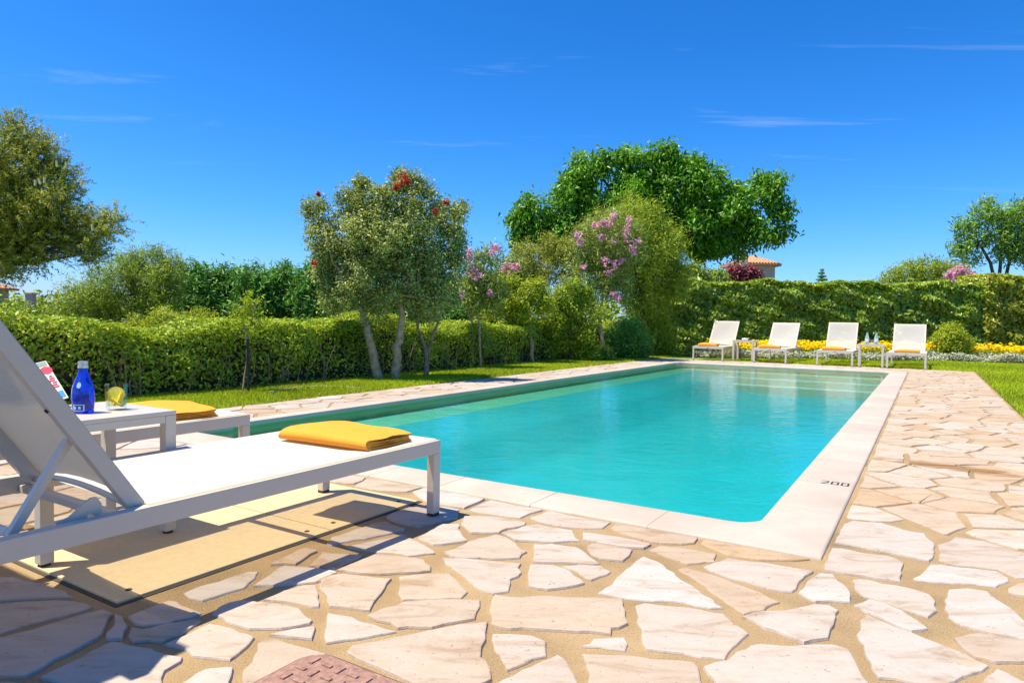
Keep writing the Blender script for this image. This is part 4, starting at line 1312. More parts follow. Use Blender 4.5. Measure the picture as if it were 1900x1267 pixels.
def branches(mb, origin, blobs, r0, seed, nper=2, r1=0.006):
    rs_ = np.random.RandomState(seed)
    for c, r_ in blobs:
        for k in range(nper):
            tgt = Vector(c) + Vector(rs_.normal(0, 0.3, 3) * np.array(r_))
            o_ = Vector(origin)
            mid = o_.lerp(tgt, 0.5) + Vector(rs_.normal(0, 0.06, 3)) * (tgt - o_).length
            mb.tube([o_, o_.lerp(mid, .5) + Vector((0, 0, .02)), mid, tgt], [r0, r0 * .75, r0 * .5, r1], 6)

LM = {}
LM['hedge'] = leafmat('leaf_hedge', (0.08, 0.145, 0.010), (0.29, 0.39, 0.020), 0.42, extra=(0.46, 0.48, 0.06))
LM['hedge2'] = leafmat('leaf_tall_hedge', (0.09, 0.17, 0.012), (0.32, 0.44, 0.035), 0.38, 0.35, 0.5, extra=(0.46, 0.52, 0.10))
LM['hedge3'] = leafmat('leaf_yellow_hedge', (0.14, 0.18, 0.012), (0.38, 0.41, 0.035), 0.38, 0.4, 0.4)
LM['lime'] = leafmat('leaf_lime', (0.18, 0.26, 0.010), (0.42, 0.50, 0.025), 0.45)
LM['grey'] = leafmat('leaf_grey_green', (0.12, 0.17, 0.028), (0.37, 0.43, 0.10), 0.36, 0.4, 0.4, extra=(0.62, 0.64, 0.30))
LM['mul'] = leafmat('leaf_deep_green', (0.045, 0.15, 0.008), (0.13, 0.31, 0.014), 0.42, 0.4, 0.4, extra=(0.22, 0.42, 0.03))
LM['needle'] = leafmat('leaf_olive_needle', (0.10, 0.14, 0.014), (0.32, 0.35, 0.035), 0.38, extra=(0.50, 0.48, 0.09))
LM['acacia'] = leafmat('leaf_acacia', (0.12, 0.19, 0.010), (0.33, 0.42, 0.025), 0.42)
LM['pine'] = leafmat('leaf_pine', (0.09, 0.16, 0.012), (0.26, 0.35, 0.025), 0.38)
LM['cypress'] = leafmat('leaf_cypress', (0.035, 0.12, 0.014), (0.13, 0.30, 0.035), 0.36)
LM['oleander'] = leafmat('leaf_oleander', (0.10, 0.15, 0.020), (0.28, 0.34, 0.055), 0.36)
LM['feather'] = leafmat('leaf_feathery', (0.09, 0.19, 0.020), (0.24, 0.40, 0.045), 0.42)
LM['pink'] = leafmat('petal_pink', (0.70, 0.26, 0.44), (0.88, 0.48, 0.64), 0.3, 0.6, 0.1)
LM['red'] = leafmat('petal_red', (0.40, 0.03, 0.015), (0.60, 0.08, 0.05), 0.25, 0.6, 0.1)
LM['yellow'] = leafmat('petal_yellow', (0.75, 0.50, 0.005), (0.88, 0.68, 0.01), 0.25, 0.6, 0.1)
LM['silver'] = leafmat('leaf_silver', (0.28, 0.32, 0.20), (0.55, 0.56, 0.42), 0.2, 0.8, 0.1)
LM['maroon'] = leafmat('leaf_maroon', (0.10, 0.02, 0.025), (0.25, 0.06, 0.07), 0.2)
LM['grass'] = leafmat('grass_blade', (0.16, 0.23, 0.008), (0.37, 0.44, 0.014), 0.38, 0.6, 0.2)
LM['cream'] = plain('cream_flower', (0.62, 0.55, 0.25), 0.8, 0.1, 50)
M['twig_core'] = plain('dark_twig_core', (0.055, 0.045, 0.025), 0.95, 0.5, 9, 1.0)  # dark colour stands for twigs and the shade between them

# ------------------------------------------------------------------ lawns
HW = 6.60                                    # front line of the low hedge
def lawn_sheet(name, poly, z=0.0):
    mb = MB(); mb.prism([(SW(a, b).x, SW(a, b).y) for a, b in poly], -0.058, z)
    return tag(mb.build(name, M['lawn']), kind='structure')
strip = [(0.15, DL + 0.012), (16.6, DL + 0.012), (16.6, HW + 0.5), (0.15, HW + 0.5)]
rite = [(-4, -16), (19.6, -16), (19.6, DR - 0.012), (-4, DR - 0.012)]
farl = [(DF + 0.012, DR - 0.01), (19.6, DR - 0.01), (19.6, DL), (DF + 0.012, DL)]
lawn_sheet('lawn', strip, 0.004); lawn_sheet('lawn', rite, 0.002); lawn_sheet('lawn', farl, 0.003)
def grass(region, n, seed, h, lab):
    rs_ = np.random.RandomState(seed)
    (s0, s1), (w0, w1) = region
    s_ = rs_.uniform(s0, s1, n); w_ = rs_.uniform(w0, w1, n)
    x = C0.x + U.x * s_ + V.x * w_; y = C0.y + U.y * s_ + V.y * w_
    k = (y > 1) & (np.abs(x / np.maximum(y, .1)) < 0.86)
    x, y = x[k], y[k]
    keep = rs_.rand(len(x)) < np.clip(9.0 / y, 0.25, 1)
    x, y = x[keep], y[keep]; n = len(x)
    hh = h * rs_.uniform(.5, 1.25, n) * (1 + 0.25 * np.sin(x * 2.1) * np.sin(y * 1.7)); a = rs_.uniform(0, 2 * np.pi, n); wd = 0.0035 * np.clip(y / 6, 1, 3)
    ln = rs_.normal(0, .45, (n, 2)) * hh[:, None]
    z0 = np.full(n, 0.003)
    A = np.stack([x - np.cos(a) * wd, y - np.sin(a) * wd, z0], 1); B = np.stack([x + np.cos(a) * wd, y + np.sin(a) * wd, z0], 1)
    T = np.stack([x + ln[:, 0], y + ln[:, 1], hh], 1)
    v = np.stack([A, B, T], 1).reshape(-1, 3)
    f = np.arange(3 * n).reshape(-1, 3)
    tint = np.repeat(rs_.normal(.5, .2, n) + 0.12 * np.sin(x * 1.3 + y), 3)
    o = tri_mesh('grass', v, f, tint, LM['grass'])
    return tag(o, lab, 'grass', kind='stuff')
grass(((0.15, 16.5), (DL + 0.0, HW + 0.15)), 130000, 1, 0.04, 'short grass strip between the pool paving and the low hedge')
grass(((0.0, 18.5), (-9.5, DR)), 420000, 2, 0.035, 'short lawn grass beside the pool deck')
grass(((DF, 18.5), (DR, 3.5)), 90000, 3, 0.035, 'short lawn grass behind the row of loungers')
# pale edging that curves through the grass
mb = MB(); pts = [G(x, y, 0.022) for x, y in ((500, 727), (520, 724), (556, 717.5), (600, 716), (640, 717.5), (676, 720))]
mb.tube(pts, [0.009] * 6, 6)
tag(mb.build('edging_strip', M['coping'], None, smooth=True), 'thin pale edging curving through the grass strip beside the paving', 'edging')

# ------------------------------------------------------------------ hedges
def hedge(name, label, P0, P1, width, hfun, n, L, W, mat, seed, nf, low=0.0, stem=True, group=None, bright=0.25):
    """clipped hedge: leaves over front, top and ends of a lumpy block, solid dark core inside"""
    rs_ = np.random.RandomState(seed)
    P0, P1 = np.array(P0[:2]), np.array(P1[:2]); nf = np.array(nf[:2])
    Lh = np.linalg.norm(P1 - P0); t_ = (P1 - P0) / Lh
    root = empty(name, (P0[0], P0[1], -0.05))
    hm = hfun(0.5)
    ff = hm / (hm + width)
    u = rs_.rand(n); front = rs_.rand(n) < ff * 1.05
    a = u * Lh
    hh = np.array([hfun(q) for q in np.linspace(0, 1, 41)])
    hu = np.interp(u, np.linspace(0, 1, 41), hh)
    lum = 0.05 * np.sin(a * 2.3 + seed) + 0.04 * np.sin(a * 5.7 + 1.3) + 0.03 * np.sin(a * 11.1)
    hz = rs_.rand(n)
    keep_low = rs_.rand(n) < np.clip(0.16 + hz * 1.5, 0, 1) if low else np.ones(n, bool)
    deep = np.abs(rs_.normal(0, .08, n)) + (rs_.rand(n) < .3) * rs_.uniform(0, .30, n)
    z = np.where(front, hz * hu, hu + lum * .6 - deep * .5 + rs_.normal(0, .02, n))
    lum2 = 0.06 * np.sin(z * 8 + a * 2.9) + 0.06 * np.sin(a * 4.1 - z * 5) + .05 * np.sin(a * 9.3 + z * 13) * np.sin(z * 11 - a * 3)
    inn = np.where(front, deep - lum2 - lum * .5, rs_.rand(n) * width)
    # round the top shoulder
    inn = np.where(front, inn + 0.10 * np.clip((hz - .85) / .15, 0, 1) ** 2, inn)
    P = np.zeros((n, 3)); P[:, :2] = P0 + a[:, None] * t_ - inn[:, None] * nf; P[:, 2] = np.maximum(z, .02)
    nn = np.zeros((n, 3)); nn[front, :2] = nf; nn[~front, 2] = 1.0; nn[front, 2] = 0.35
    N = unit(nn + rs_.normal(0, .55, (n, 3))); Dr = rs_.normal(size=(n, 3)); Dr[:, 2] += .3
    ok = keep_low | ~front
    ne = int(n * min(.12, width / Lh * .9)); e_ = rs_.choice(n, ne, replace=False); side = rs_.rand(ne) < .5
    P[e_, :2] = np.where(side[:, None], P0 - t_ * rs_.uniform(-.06, .06, (ne, 1)), P1 + t_ * rs_.uniform(-.06, .06, (ne, 1))) - (rs_.rand(ne) * width)[:, None] * nf
    P[e_, 2] = rs_.rand(ne) * np.where(side, hh[0], hh[-1]); N[e_, :2] += np.where(side[:, None], -t_, t_); N[e_] = unit(N[e_]); ok[e_] = True
    P, N, Dr = P[ok], N[ok], Dr[ok]; m_ = len(P)
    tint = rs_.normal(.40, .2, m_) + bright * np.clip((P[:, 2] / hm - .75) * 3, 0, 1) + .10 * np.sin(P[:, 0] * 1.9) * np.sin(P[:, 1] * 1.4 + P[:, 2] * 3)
    v, f = leaf_geo(P, N, unit(Dr), L * rs_.uniform(.7, 1.25, m_), W * rs_.uniform(.75, 1.2, m_))
    v -= np.array([P0[0], P0[1], -0.05])
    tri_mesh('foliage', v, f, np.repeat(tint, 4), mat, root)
    # solid core that blocks see-through, the inner shade put into its dark colour
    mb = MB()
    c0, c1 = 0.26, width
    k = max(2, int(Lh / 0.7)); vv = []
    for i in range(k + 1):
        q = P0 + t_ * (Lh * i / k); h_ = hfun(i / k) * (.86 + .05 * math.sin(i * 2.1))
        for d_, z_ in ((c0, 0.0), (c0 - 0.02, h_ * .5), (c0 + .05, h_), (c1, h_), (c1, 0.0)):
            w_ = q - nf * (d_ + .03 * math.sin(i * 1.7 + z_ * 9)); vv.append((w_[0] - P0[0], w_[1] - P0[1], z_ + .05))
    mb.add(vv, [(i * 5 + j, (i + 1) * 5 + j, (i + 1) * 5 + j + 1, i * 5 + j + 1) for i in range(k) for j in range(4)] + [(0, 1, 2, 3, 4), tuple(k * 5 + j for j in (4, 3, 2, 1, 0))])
    mb.build('dark_twig_core', M['twig_core'], root)
    if stem:
        mb = MB()
        for i in range(int(Lh * 7)):
            q = P0 + t_ * rs_.uniform(0, Lh) - nf * rs_.uniform(-.04, .14)
            b = Vector((q[0] - P0[0], q[1] - P0[1], 0.03)); tp = b + Vector((rs_.normal(0, .12), rs_.normal(0, .12), hm * rs_.uniform(.45, .8)))
            r0 = rs_.uniform(.004, .012)
            mb.tube([b, b.lerp(tp, .5) + Vector(rs_.normal(0, .03, 3)), tp], [r0, r0 * .8, r0 * .5], 5)
        tag(mb.build('stems', M['bark'], root), kind='stuff')
    return tag(root, label, 'hedge', group)
h_left = lambda t: 0.82 + 0.06 * math.sin(t * 21) + 0.05 * math.sin(t * 47 + 1) + .03 * math.sin(t * 83)
hedge('low_hedge', 'low clipped hedge with bare stems along the grass strip beside the pool', SW(-2.6, HW), SW(16.2, HW + .1), 1.15, h_left, 100000, 0.058, 0.030, LM['hedge'], 3, -V, low=1)
hb0, hb1 = Vector((4.35, 20.6, 0)), Vector((15.1, 21.0, 0))
h_back = lambda t: 2.18 + 0.10 * t + 0.04 * math.sin(t * 25) + .03 * math.sin(t * 61)
hedge('tall_hedge', 'tall clipped green hedge behind the row of far loungers', hb0, hb1, 1.4, h_back, 50000, 0.15, 0.085, LM['hedge2'], 5, Vector((0.0, -1.0, 0)), stem=False)
h_r = lambda t: 2.52 + .06 * math.sin(t * 19)
hedge('yellow_hedge', 'tall yellow green hedge beyond the flower bed, joining the green hedge', Vector((14.7, 20.85, 0)), Vector((21.5, 20.5, 0)), 1.6, h_r, 30000, 0.14, 0.075, LM['hedge3'], 8, Vector((0.0, -1.0, 0)), stem=False)

# ------------------------------------------------------------------ trees and shrubs
def shrub(name, label, depth, blobs, n, L, W, mat, seed, base=None, cat='shrub', trunk_r=0.02, bark='bark', group=None, part='foliage', **kw):
    bl = PB(depth, *blobs)
    if base is None:
        cx_ = sum(b[0][0] for b in bl) / len(bl); cy_ = sum(b[0][1] for b in bl) / len(bl)
        base = Vector((cx_, cy_, -0.05))
    root = empty(name, base)
    o = crown(part, bl, n, L, W, mat, root, seed, **kw)
    o.matrix_parent_inverse = Matrix.Translation(-Vector(base))
    mb = MB()
    top = Vector((sum(b[0][0] for b in bl) / len(bl), sum(b[0][1] for b in bl) / len(bl), 0)); zmin = min(b[0][2] for b in bl)
    fork = Vector(base).lerp(top, 0.35); fork.z = max(0.12, zmin * 0.45)
    limb(mb, [Vector(base), Vector(base).lerp(fork, .5) + Vector((.02, 0, 0)), fork], trunk_r * 1.3, trunk_r, 7, .006, seed)
    branches(mb, fork, bl, trunk_r * .7, seed)
    t = mb.build('trunk', M[bark], root, smooth=True); t.matrix_parent_inverse = Matrix.Translation(-Vector(base))
    return tag(root, label, cat, group), bl
def tree(name, label, depth, blobs, n, L, W, mat, seed, stems, r0, r1, bark='bark', cat='tree', group=None, nper=2, br=0.35, **kw):
    """stems: list of [ (px,py) of foot, higher points ... ] surveyed at this depth"""
    bl = PB(depth, *blobs)
    base = D(stems[0][0][0], stems[0][0][1], depth); base.z = -0.05
    root = empty(name, base)
    inv_ = Matrix.Translation(-Vector(base))
    o = crown('crown', bl, n, L, W, mat, root, seed, **kw); o.matrix_parent_inverse = inv_
    for i, st in enumerate(stems):
        pts = DP(depth + 0.12 * i, *st); pts[0].z = -0.05
        mb = MB(); limb(mb, pts, r0, r1, 9, 0.008 * r0 / 0.05, seed + i)
        near = sorted(bl, key=lambda b: (Vector(b[0]) - pts[-1]).length)[:max(3, len(bl) // len(stems) + 1)]
        branches(mb, pts[-1], near, r1 * .8, seed + i, nper)
        t = mb.build('trunk', M[bark], root, smooth=True); t.matrix_parent_inverse = inv_
    return tag(root, label, cat, group), bl
def blossoms(root, depth, spots, mat, n, rad, L, seed, name='blossom', dd=-0.25):
    inv_ = Matrix.Translation(-Vector(root.location))
    for i, s_ in enumerate(spots):
        px, py = s_[:2]; r_ = rad * (s_[2] if len(s_) > 2 else 1.0)
        c = D(px, py, depth + dd)
        o = crown(name, [(tuple(c), (r_, r_, r_))], n, L, L * .8, mat, root, seed + i, per=3, spread=r_ * .18, inner=.6)
        o.matrix_parent_inverse = inv_

# grey-green tree with red flowers by the pool
t_, _ = tree('flowering_tree', 'grey green garden tree on two pale trunks with a few red flowers', 9.95,
     [(735,450,92),(640,445,68),(600,402,36),(578,385,22),(640,365,24),(690,375,48),(672,345,20),(745,358,44),(790,352,26),(765,335,18),(825,405,42),(852,385,18),(842,445,36),(828,500,48),(760,520,68),(660,515,66),(620,560,36),(700,565,40),(800,555,40),(610,470,38),(850,480,22),(600,505,28),(700,440,60),(790,450,60),(785,392,40),(725,405,46),(665,400,36)],
     70000, 0.050, 0.024, LM['grey'], 31, [[(704,702),(690,645),(679,600),(662,548)], [(733,702),(736,645),(747,590),(741,540)]], 0.075, 0.036, 'bark_pale', per=14, spread=.045, inner=.5, sub=6, sr=.40)
blossoms(t_, 9.95, [(748,330,1.3),(741,343),(757,338,.8),(828,376,.8),(808,392,.8),(583,489,.8),(590,360,.6),(735,350,.6)], LM['red'], 60, .055, .035, 310, dd=-.5)
tree('young_tree', 'slim twin-stemmed small tree behind the grey green tree', 10.45, [(790,560,40),(770,530,36),(825,545,30),(800,520,30)], 9000, 0.055, 0.024, LM['grey'], 32,
     [[(789,694),(791,655),(776,610),(770,570)], [(792,694),(795,650),(812,600),(822,560)]], 0.032, 0.016, 'bark', per=9, spread=.05)
# big broad tree
tree('broad_tree', 'large broad deep green tree towering above the far shrubs', 26,
     [(1095,322,44),(1120,300,22),(1050,352,42),(1070,335,24),(1000,402,44),(968,412,26),(962,450,22),(1180,325,48),(1235,302,36),(1160,300,22),(1215,292,24),(1240,360,72),(1150,382,70),(1300,342,50),(1300,312,20),(1325,402,60),(1375,382,48),(1425,352,34),(1432,335,18),(1447,398,28),(1455,432,18),(1402,432,46),(1332,452,42),(1362,462,24),(1300,460,26),(1080,412,60),(1020,442,48),(1275,425,60),(1200,420,60),(1435,440,18)],
     60000, 0.21, 0.085, LM['mul'], 41, [[(1196,650),(1192,580),(1195,500),(1200,430)]], 0.28, 0.17, 'bark_dark', per=18, spread=.15, droop=1.6, inner=.5, up=.5, nper=1, tb=.5, sub=6)
# rounded acacia behind the oleander
tree('acacia_tree', 'rounded yellow green tree with dark trunk behind the pink oleander', 18.6,
     [(1190,450,74),(1135,432,50),(1238,470,46),(1222,520,52),(1150,500,66),(1185,400,36),(1245,535,34),(1120,480,40),(1262,500,20),(1190,560,40)],
     40000, 0.12, 0.024, LM['acacia'], 42, [[(1193,652),(1190,610),(1192,560),(1190,510)]], 0.13, 0.09, 'bark_dark', per=10, spread=.06, spray=.24, sub=11, sr=.34)
s_, _ = shrub('olive_shrub', 'olive green shrub with pinkish tips between the oleanders', 17.2, [(1000,492,48),(1048,475,38),(962,482,28),(1062,512,38),(1020,455,22),(985,530,40)], 15000, 0.09, 0.022, LM['needle'], 43, per=9, spread=.06, spray=.15, sub=6)
# yellow-green young tree
tree('lime_tree', 'small lime green tree on a thin bent trunk above the low hedge', 14.5, [(958,552,38),(922,560,26),(988,540,34),(940,528,26),(1008,560,24),(900,585,22),(965,590,26)], 13000, 0.075, 0.028, LM['lime'], 44,
     [[(989,668),(985,630),(978,603),(955,580)]], 0.045, 0.022, 'bark_pale', per=8, spread=.06, sub=5)
shrub('leafy_shrub', 'tall leafy green shrub between the lime tree and the oleander', 15.6, [(1040,560,40),(1082,585,42),(1030,605,44),(1085,632,36),(1022,645,34),(1060,540,28),(1095,550,22)], 17000, 0.075, 0.030, LM['hedge'], 45, per=8, spread=.06, sub=6)
shrub('dark_shrub', 'low dark shrub at the foot of the pink oleander', 17.0, [(1160,630,36),(1185,640,28),(1140,645,24),(1170,610,22)], 9000, 0.075, 0.028, LM['cypress'], 46, per=8, spread=.07)
shrub('light_shrub', 'loose light green shrub filling the corner by the tall hedge', 18.8, [(1215,585,26),(1225,620,28),(1205,640,24),(1235,650,22)], 9000, 0.08, 0.03, LM['lime'], 47, per=8, spread=.08)
shrub('small_plant', 'small bright green plant at the base of the oleander stem', 16.0, [(1124,658,14),(1112,660,10)], 900, 0.10, 0.03, LM['hedge2'], 48, per=5, spread=.04)
# oleanders
o1, _ = tree('oleander_tree', 'oleander grown as a standard with many pink blossoms', 16.2, [(1130,450,52),(1092,452,26),(1165,440,28),(1130,510,38),(1152,480,36),(1115,540,24),(1145,548,18),(1080,490,22)], 11000, 0.14, 0.024, LM['oleander'], 49,
     [[(1121,655),(1115,610),(1112,580),(1122,540)]], 0.05, 0.026, 'bark_pale', per=8, spread=.06, spray=.2, nper=2)
blossoms(o1, 16.2, [(1105,421,1.2),(1118,414),(1130,417,1.2),(1138,403,.9),(1168,408,.8),(1114,439,1.1),(1164,424),(1072,437),(1076,450,.8),(1160,441,1.3),(1181,450,1.4),(1172,461),(1138,446,.9),(1122,484,1.1),(1140,490,1.1),(1131,505,1.2),(1155,484,.8),(1083,495,.8),(1138,543,.8),(1146,553,.9),(1176,472,.8)], LM['pink'], 45, .095, .06, 500, dd=-.64)
o2, _ = tree('oleander_shrub', 'slender oleander shrub with two pink blossom heads beside the red-flowered tree', 12.6, [(885,520,26),(908,478,16),(868,545,22),(915,545,22),(895,560,26),(878,490,14)], 4800, 0.12, 0.022, LM['oleander'], 51,
     [[(893,650),(889,600),(880,560),(878,520)], [(878,650),(876,600),(866,570),(870,540)]], 0.022, 0.012, 'bark_pale', cat='shrub', per=8, spread=.05, spray=.16)
blossoms(o2, 12.6, [(875,497,1.2),(884,505,1.2),(877,510),(868,478,.9),(919,459,.9),(913,470,.7),(870,465,.7),(856,548,.7),(909,545,.7)], LM['pink'], 45, .085, .05, 540, dd=-.35)
o3, _ = shrub('pink_oleander', 'low oleander with a loose pink flower head above the lime tree', 15.2, [(945,520,26),(955,500,18),(930,530,18)], 3600, 0.12, 0.022, LM['oleander'], 52, per=8, spread=.05, spray=.16)
blossoms(o3, 15.2, [(942,494),(952,499,1.1),(960,494),(948,506),(934,500,.8)], LM['pink'], 45, .09, .05, 560, dd=-.4)
# left side: feathery tree, pine, cypress row, mounds
lt, lbl = tree('bottlebrush_tree', 'big feathery olive green tree overhanging from beside the low hedge', 8.6,
     [(55,330,74),(25,270,38),(85,295,34),(0,390,90),(105,395,58),(60,450,66),(0,465,55),(140,440,42),(190,425,30),(175,470,28),(-60,330,80),(-70,440,80),(215,410,14),(30,235,14)],
     110000, 0.055, 0.011, LM['needle'], 60, [[(-150,760),(-140,640),(-110,560),(-60,480)]], 0.11, 0.06, 'bark_dark', per=28, spread=.012, spray=.24, inner=.55, nper=2, sub=6)
inv_ = Matrix.Translation(-Vector(lt.location)); rs_ = np.random.RandomState(77)
for px, py in ((46,250),(75,248),(106,310),(122,312),(65,345),(75,342),(82,340),(205,400),(150,345),(172,428)):
    c = D(px, py, 8.0); mb = MB(); mb.tube([c, c + Vector((rs_.normal(0, .012), 0, .07))], [.014, .012], 7)
    o = mb.build('flower_spike', LM['cream'], lt); o.matrix_parent_inverse = inv_
tree('round_pine', 'rounded soft green pine behind the low hedge', 18.5, [(268,510,52),(222,540,58),(312,522,38),(165,560,48),(255,572,56),(130,590,36),(300,560,44),(290,475,18),(245,490,30),(190,590,40)],
     30000, 0.13, 0.020, LM['pine'], 61, [[(245,660),(245,620),(243,580)]], 0.14, 0.09, 'bark_dark', per=12, spread=.05, spray=.30, sub=7)
cyl = ['dark green cypress beside the round pine', 'dark green cypress in the row, second from the round pine', 'dark green cypress in the row, third from the round pine', 'dark green cypress in the row, fourth from the round pine', 'dark green cypress in the row, left behind the grey green tree',
       'dark cypress seen between the trunks of the grey green tree', 'dark cypress low behind the slim twin-stemmed tree', 'dark cypress low behind the slender oleander']
for i, (x, ty) in enumerate(((362,492),(415,496),(470,492),(525,494),(585,490),(660,545),(750,550),(850,560))):
    hgt = 600 - ty
    tree('cypress_tree', cyl[i], 23.0 + 0.5 * (i % 2), [(x, ty + 14, 14), (x + 12, ty + 30, 22), (x - 14, ty + 34, 20), (x, ty + hgt * .5, 36), (x + 14, ty + hgt * .75, 36), (x - 14, ty + hgt * .8, 36), (x, ty + hgt, 36)],
         8500, 0.22, 0.050, LM['cypress'], 70 + i, [[(x, 640), (x, 600), (x, ty + 50)]], 0.12, 0.07, 'bark_dark', group='cypresses behind the low hedge', per=9, spread=.07, spray=.38, inner=.5, nper=1, sub=6)
shrub('lime_mound', 'rounded bright lime green shrub rising above the low hedge', 9.6, [(300,608,36),(365,604,38),(335,622,44),(255,626,30),(400,624,28),(285,640,36)], 20000, 0.055, 0.018, LM['lime'], 62, per=9, spread=.04, spray=.08, sub=6)
shrub('leafy_mound', 'fresh green shrub behind the left end of the low hedge', 8.0, [(40,592,42),(95,612,38),(150,630,34),(-20,600,50),(190,634,26)], 16000, 0.05, 0.022, LM['hedge2'], 63, per=9, spread=.045, sub=5)
shrub('green_mound', 'soft green shrub behind the hedge near the grey green tree', 12.0, [(650,612,26),(690,606,26),(620,622,20),(720,616,20)], 8000, 0.055, 0.020, LM['lime'], 64, per=9, spread=.05)
# staked sapling
sp_d = 7.95
sp, sbl = tree('sapling', 'young sapling with sparse lime leaves tied to a black stake', sp_d, [(470,558,10),(450,590,14),(485,595,10),(462,575,9),(440,585,8),(480,612,10),(455,615,12)], 620, 0.06, 0.020, LM['lime'], 65,
     [[(449,727),(455,690),(459,640),(452,600)], [(462,700),(460,640),(466,600),(474,566)]], 0.011, 0.006, 'bark_pale', per=9, spread=.02, spray=.10, nper=1)
mb = MB(); b0 = D(461, 728, sp_d); b0.z = -.05; b1 = D(460, 628, sp_d); mb.tube([b0, b1], [.017, .017], 8)
st = tag(mb.build('stake', M['stake']), 'black stake supporting the young sapling', 'stake')
mb = MB(); mb.tube([b0.lerp(b1, .62) + Vector((-.024, -.02, 0)), b0.lerp(b1, .62) + Vector((-.024, .02, .006)), b0.lerp(b1, .62) + Vector((.024, .02, 0)), b0.lerp(b1, .62) + Vector((.024, -.02, .004)), b0.lerp(b1, .62) + Vector((-.024, -.02, 0))], [.005] * 5, 5)
o = mb.build('tie', M['rubber'], st)
# beyond the tall hedge
tree('feathery_tree', 'slender feathery tree with open crown above the yellow green hedge', 29.0, [(1800,432,20),(1825,402,22),(1785,465,18),(1800,480,14),(1862,410,24),(1888,440,26),(1845,445,22),(1895,398,22),(1782,420,10),(1930,420,30),(1870,470,18),(1905,470,22),(1830,385,10),(1895,380,8)],
     9000, 0.20, 0.06, LM['feather'], 80, [[(1850,640),(1848,540),(1838,490),(1815,450)], [(1852,640),(1853,540),(1856,480),(1862,430)], [(1856,640),(1858,540),(1875,480),(1892,440)]], 0.09, 0.05, 'bark_dark', per=9, spread=.10, spray=.3, inner=.7)
shrub('dark_bush', 'dark green bush showing above the tall hedge', 25.5, [(1690,512,24),(1722,506,24),(1660,518,16),(1745,506,18),(1640,522,10),(1770,512,20)], 9000, 0.11, 0.035, LM['acacia'], 81, per=8, spread=.08, spray=.2)
pk, _ = shrub('pink_bush', 'pink flowering bush showing above the hedge by the feathery tree', 24.0, [(1782,516,20),(1765,522,14),(1800,524,14)], 3500, 0.12, 0.03, LM['oleander'], 82, per=8, spread=.06)
blossoms(pk, 24.0, [(1757,512),(1766,506),(1775,501),(1784,499),(1793,505),(1802,511),(1811,515),(1772,512),(1787,510),(1796,516),(1762,518)], LM['pink'], 36, .15, .09, 820, dd=-.4)
shrub('bright_bush', 'bright green bush behind the tall hedge beside the far villa', 24.0, [(1290,512,22),(1255,520,26),(1330,518,18),(1225,530,24)], 9000, 0.12, 0.05, LM['hedge2'], 83, per=8, spread=.09)
shrub('maroon_bush', 'dark red leaved bush in front of the far villa', 36.0, [(1372,513,9),(1387,515,9),(1400,518,8),(1362,510,7)], 3000, 0.22, 0.08, LM['maroon'], 84, per=7, spread=.08, spray=.4, up=1.2)
shrub('round_bush', 'round bright green bush beside the last far lounger', 18.6, [(1765,632,26),(1748,640,20),(1788,640,18),(1765,620,20)], 11000, 0.06, 0.026, LM['lime'], 85, per=9, spread=.05)
# araucaria far away
root = tag(empty('araucaria_tree', Vector((D(1525, 518, 85).x, 85, -.05))), 'tiny tiered conifer on the horizon above the tall hedge', 'tree')
top_z = D(1525, 498, 85).z
mb = MB(); mb.tube([(0, 0, 0), (0, 0, top_z)], [.2, .05], 8); mb.build('trunk', M['bark_dark'], root)
tt = []
for k in range(7):
    z = top_z - 0.25 - k * 0.42; r_ = 0.28 + 0.13 * k
    for j in range(7):
        a = j * 2 * math.pi / 7 + k
        tt.append(((r_ * .55 * math.cos(a), r_ * .55 * math.sin(a), z + .12), (r_ * .5, r_ * .5, .10)))
crown('crown', tt, 2600, .22, .09, LM['cypress'], root, 86, per=4, spread=.05)

# ------------------------------------------------------------------ flower bed
def bed(name, lab, cat, x0, x1, y0, y1, z0, z1, n, L, W, mat, seed, up=1.2):
    rs_ = np.random.RandomState(seed)
    m_ = n
    x = rs_.uniform(x0, x1, m_); y = y0 + (y1 - y0) * rs_.rand(m_) + 0.12 * np.sin(x * 1.7)
    lump = 0.68 + 0.32 * np.sin(x * 4.3 + np.sin(y * 5)) * np.sin(y * 6 + 1)
    z = z0 + (z1 - z0) * rs_.rand(m_) ** .6 * lump
    patch = np.sin(x * 2.7 + 1.1 * np.sin(y * 3)) * np.sin(y * 4.1 + x * .9) + .4 * np.sin(x * 7.3)
    kp = rs_.rand(m_) < np.clip(.72 + .5 * patch, .12, 1)
    x, y, z = x[kp], y[kp], z[kp]; m_ = len(x)
    P = np.stack([x, y, z], 1); N = unit(rs_.normal(0, .6, (m_, 3)) + np.array([0, -.3, up])); Dr = rs_.normal(size=(m_, 3))
    v, f = leaf_geo(P, N, unit(Dr), L * rs_.uniform(.7, 1.2, m_), W * rs_.uniform(.7, 1.2, m_))
    return tag(tri_mesh(name, v, f, np.repeat(rs_.normal(.5, .2, m_), 4), mat), lab, cat, kind='stuff')
bed('flower_foliage', 'green leaves of the yellow flower bed below the tall hedge', 'foliage', 4.9, 16.5, 18.3, 19.9, 0.02, 0.36, 26000, 0.10, 0.03, LM['hedge'], 90)
bed('yellow_flowers', 'mass of yellow flowers in the bed below the tall hedge', 'flowers', 5.6, 16.5, 18.35, 19.8, 0.22, 0.52, 9500, 0.085, 0.07, LM['yellow'], 91, 2.0)
bed('silver_plants', 'silver grey bedding plants edging the yellow flower bed', 'plants', 4.9, 16.5, 17.75, 18.5, 0.02, 0.27, 17000, 0.085, 0.035, LM['silver'], 92)

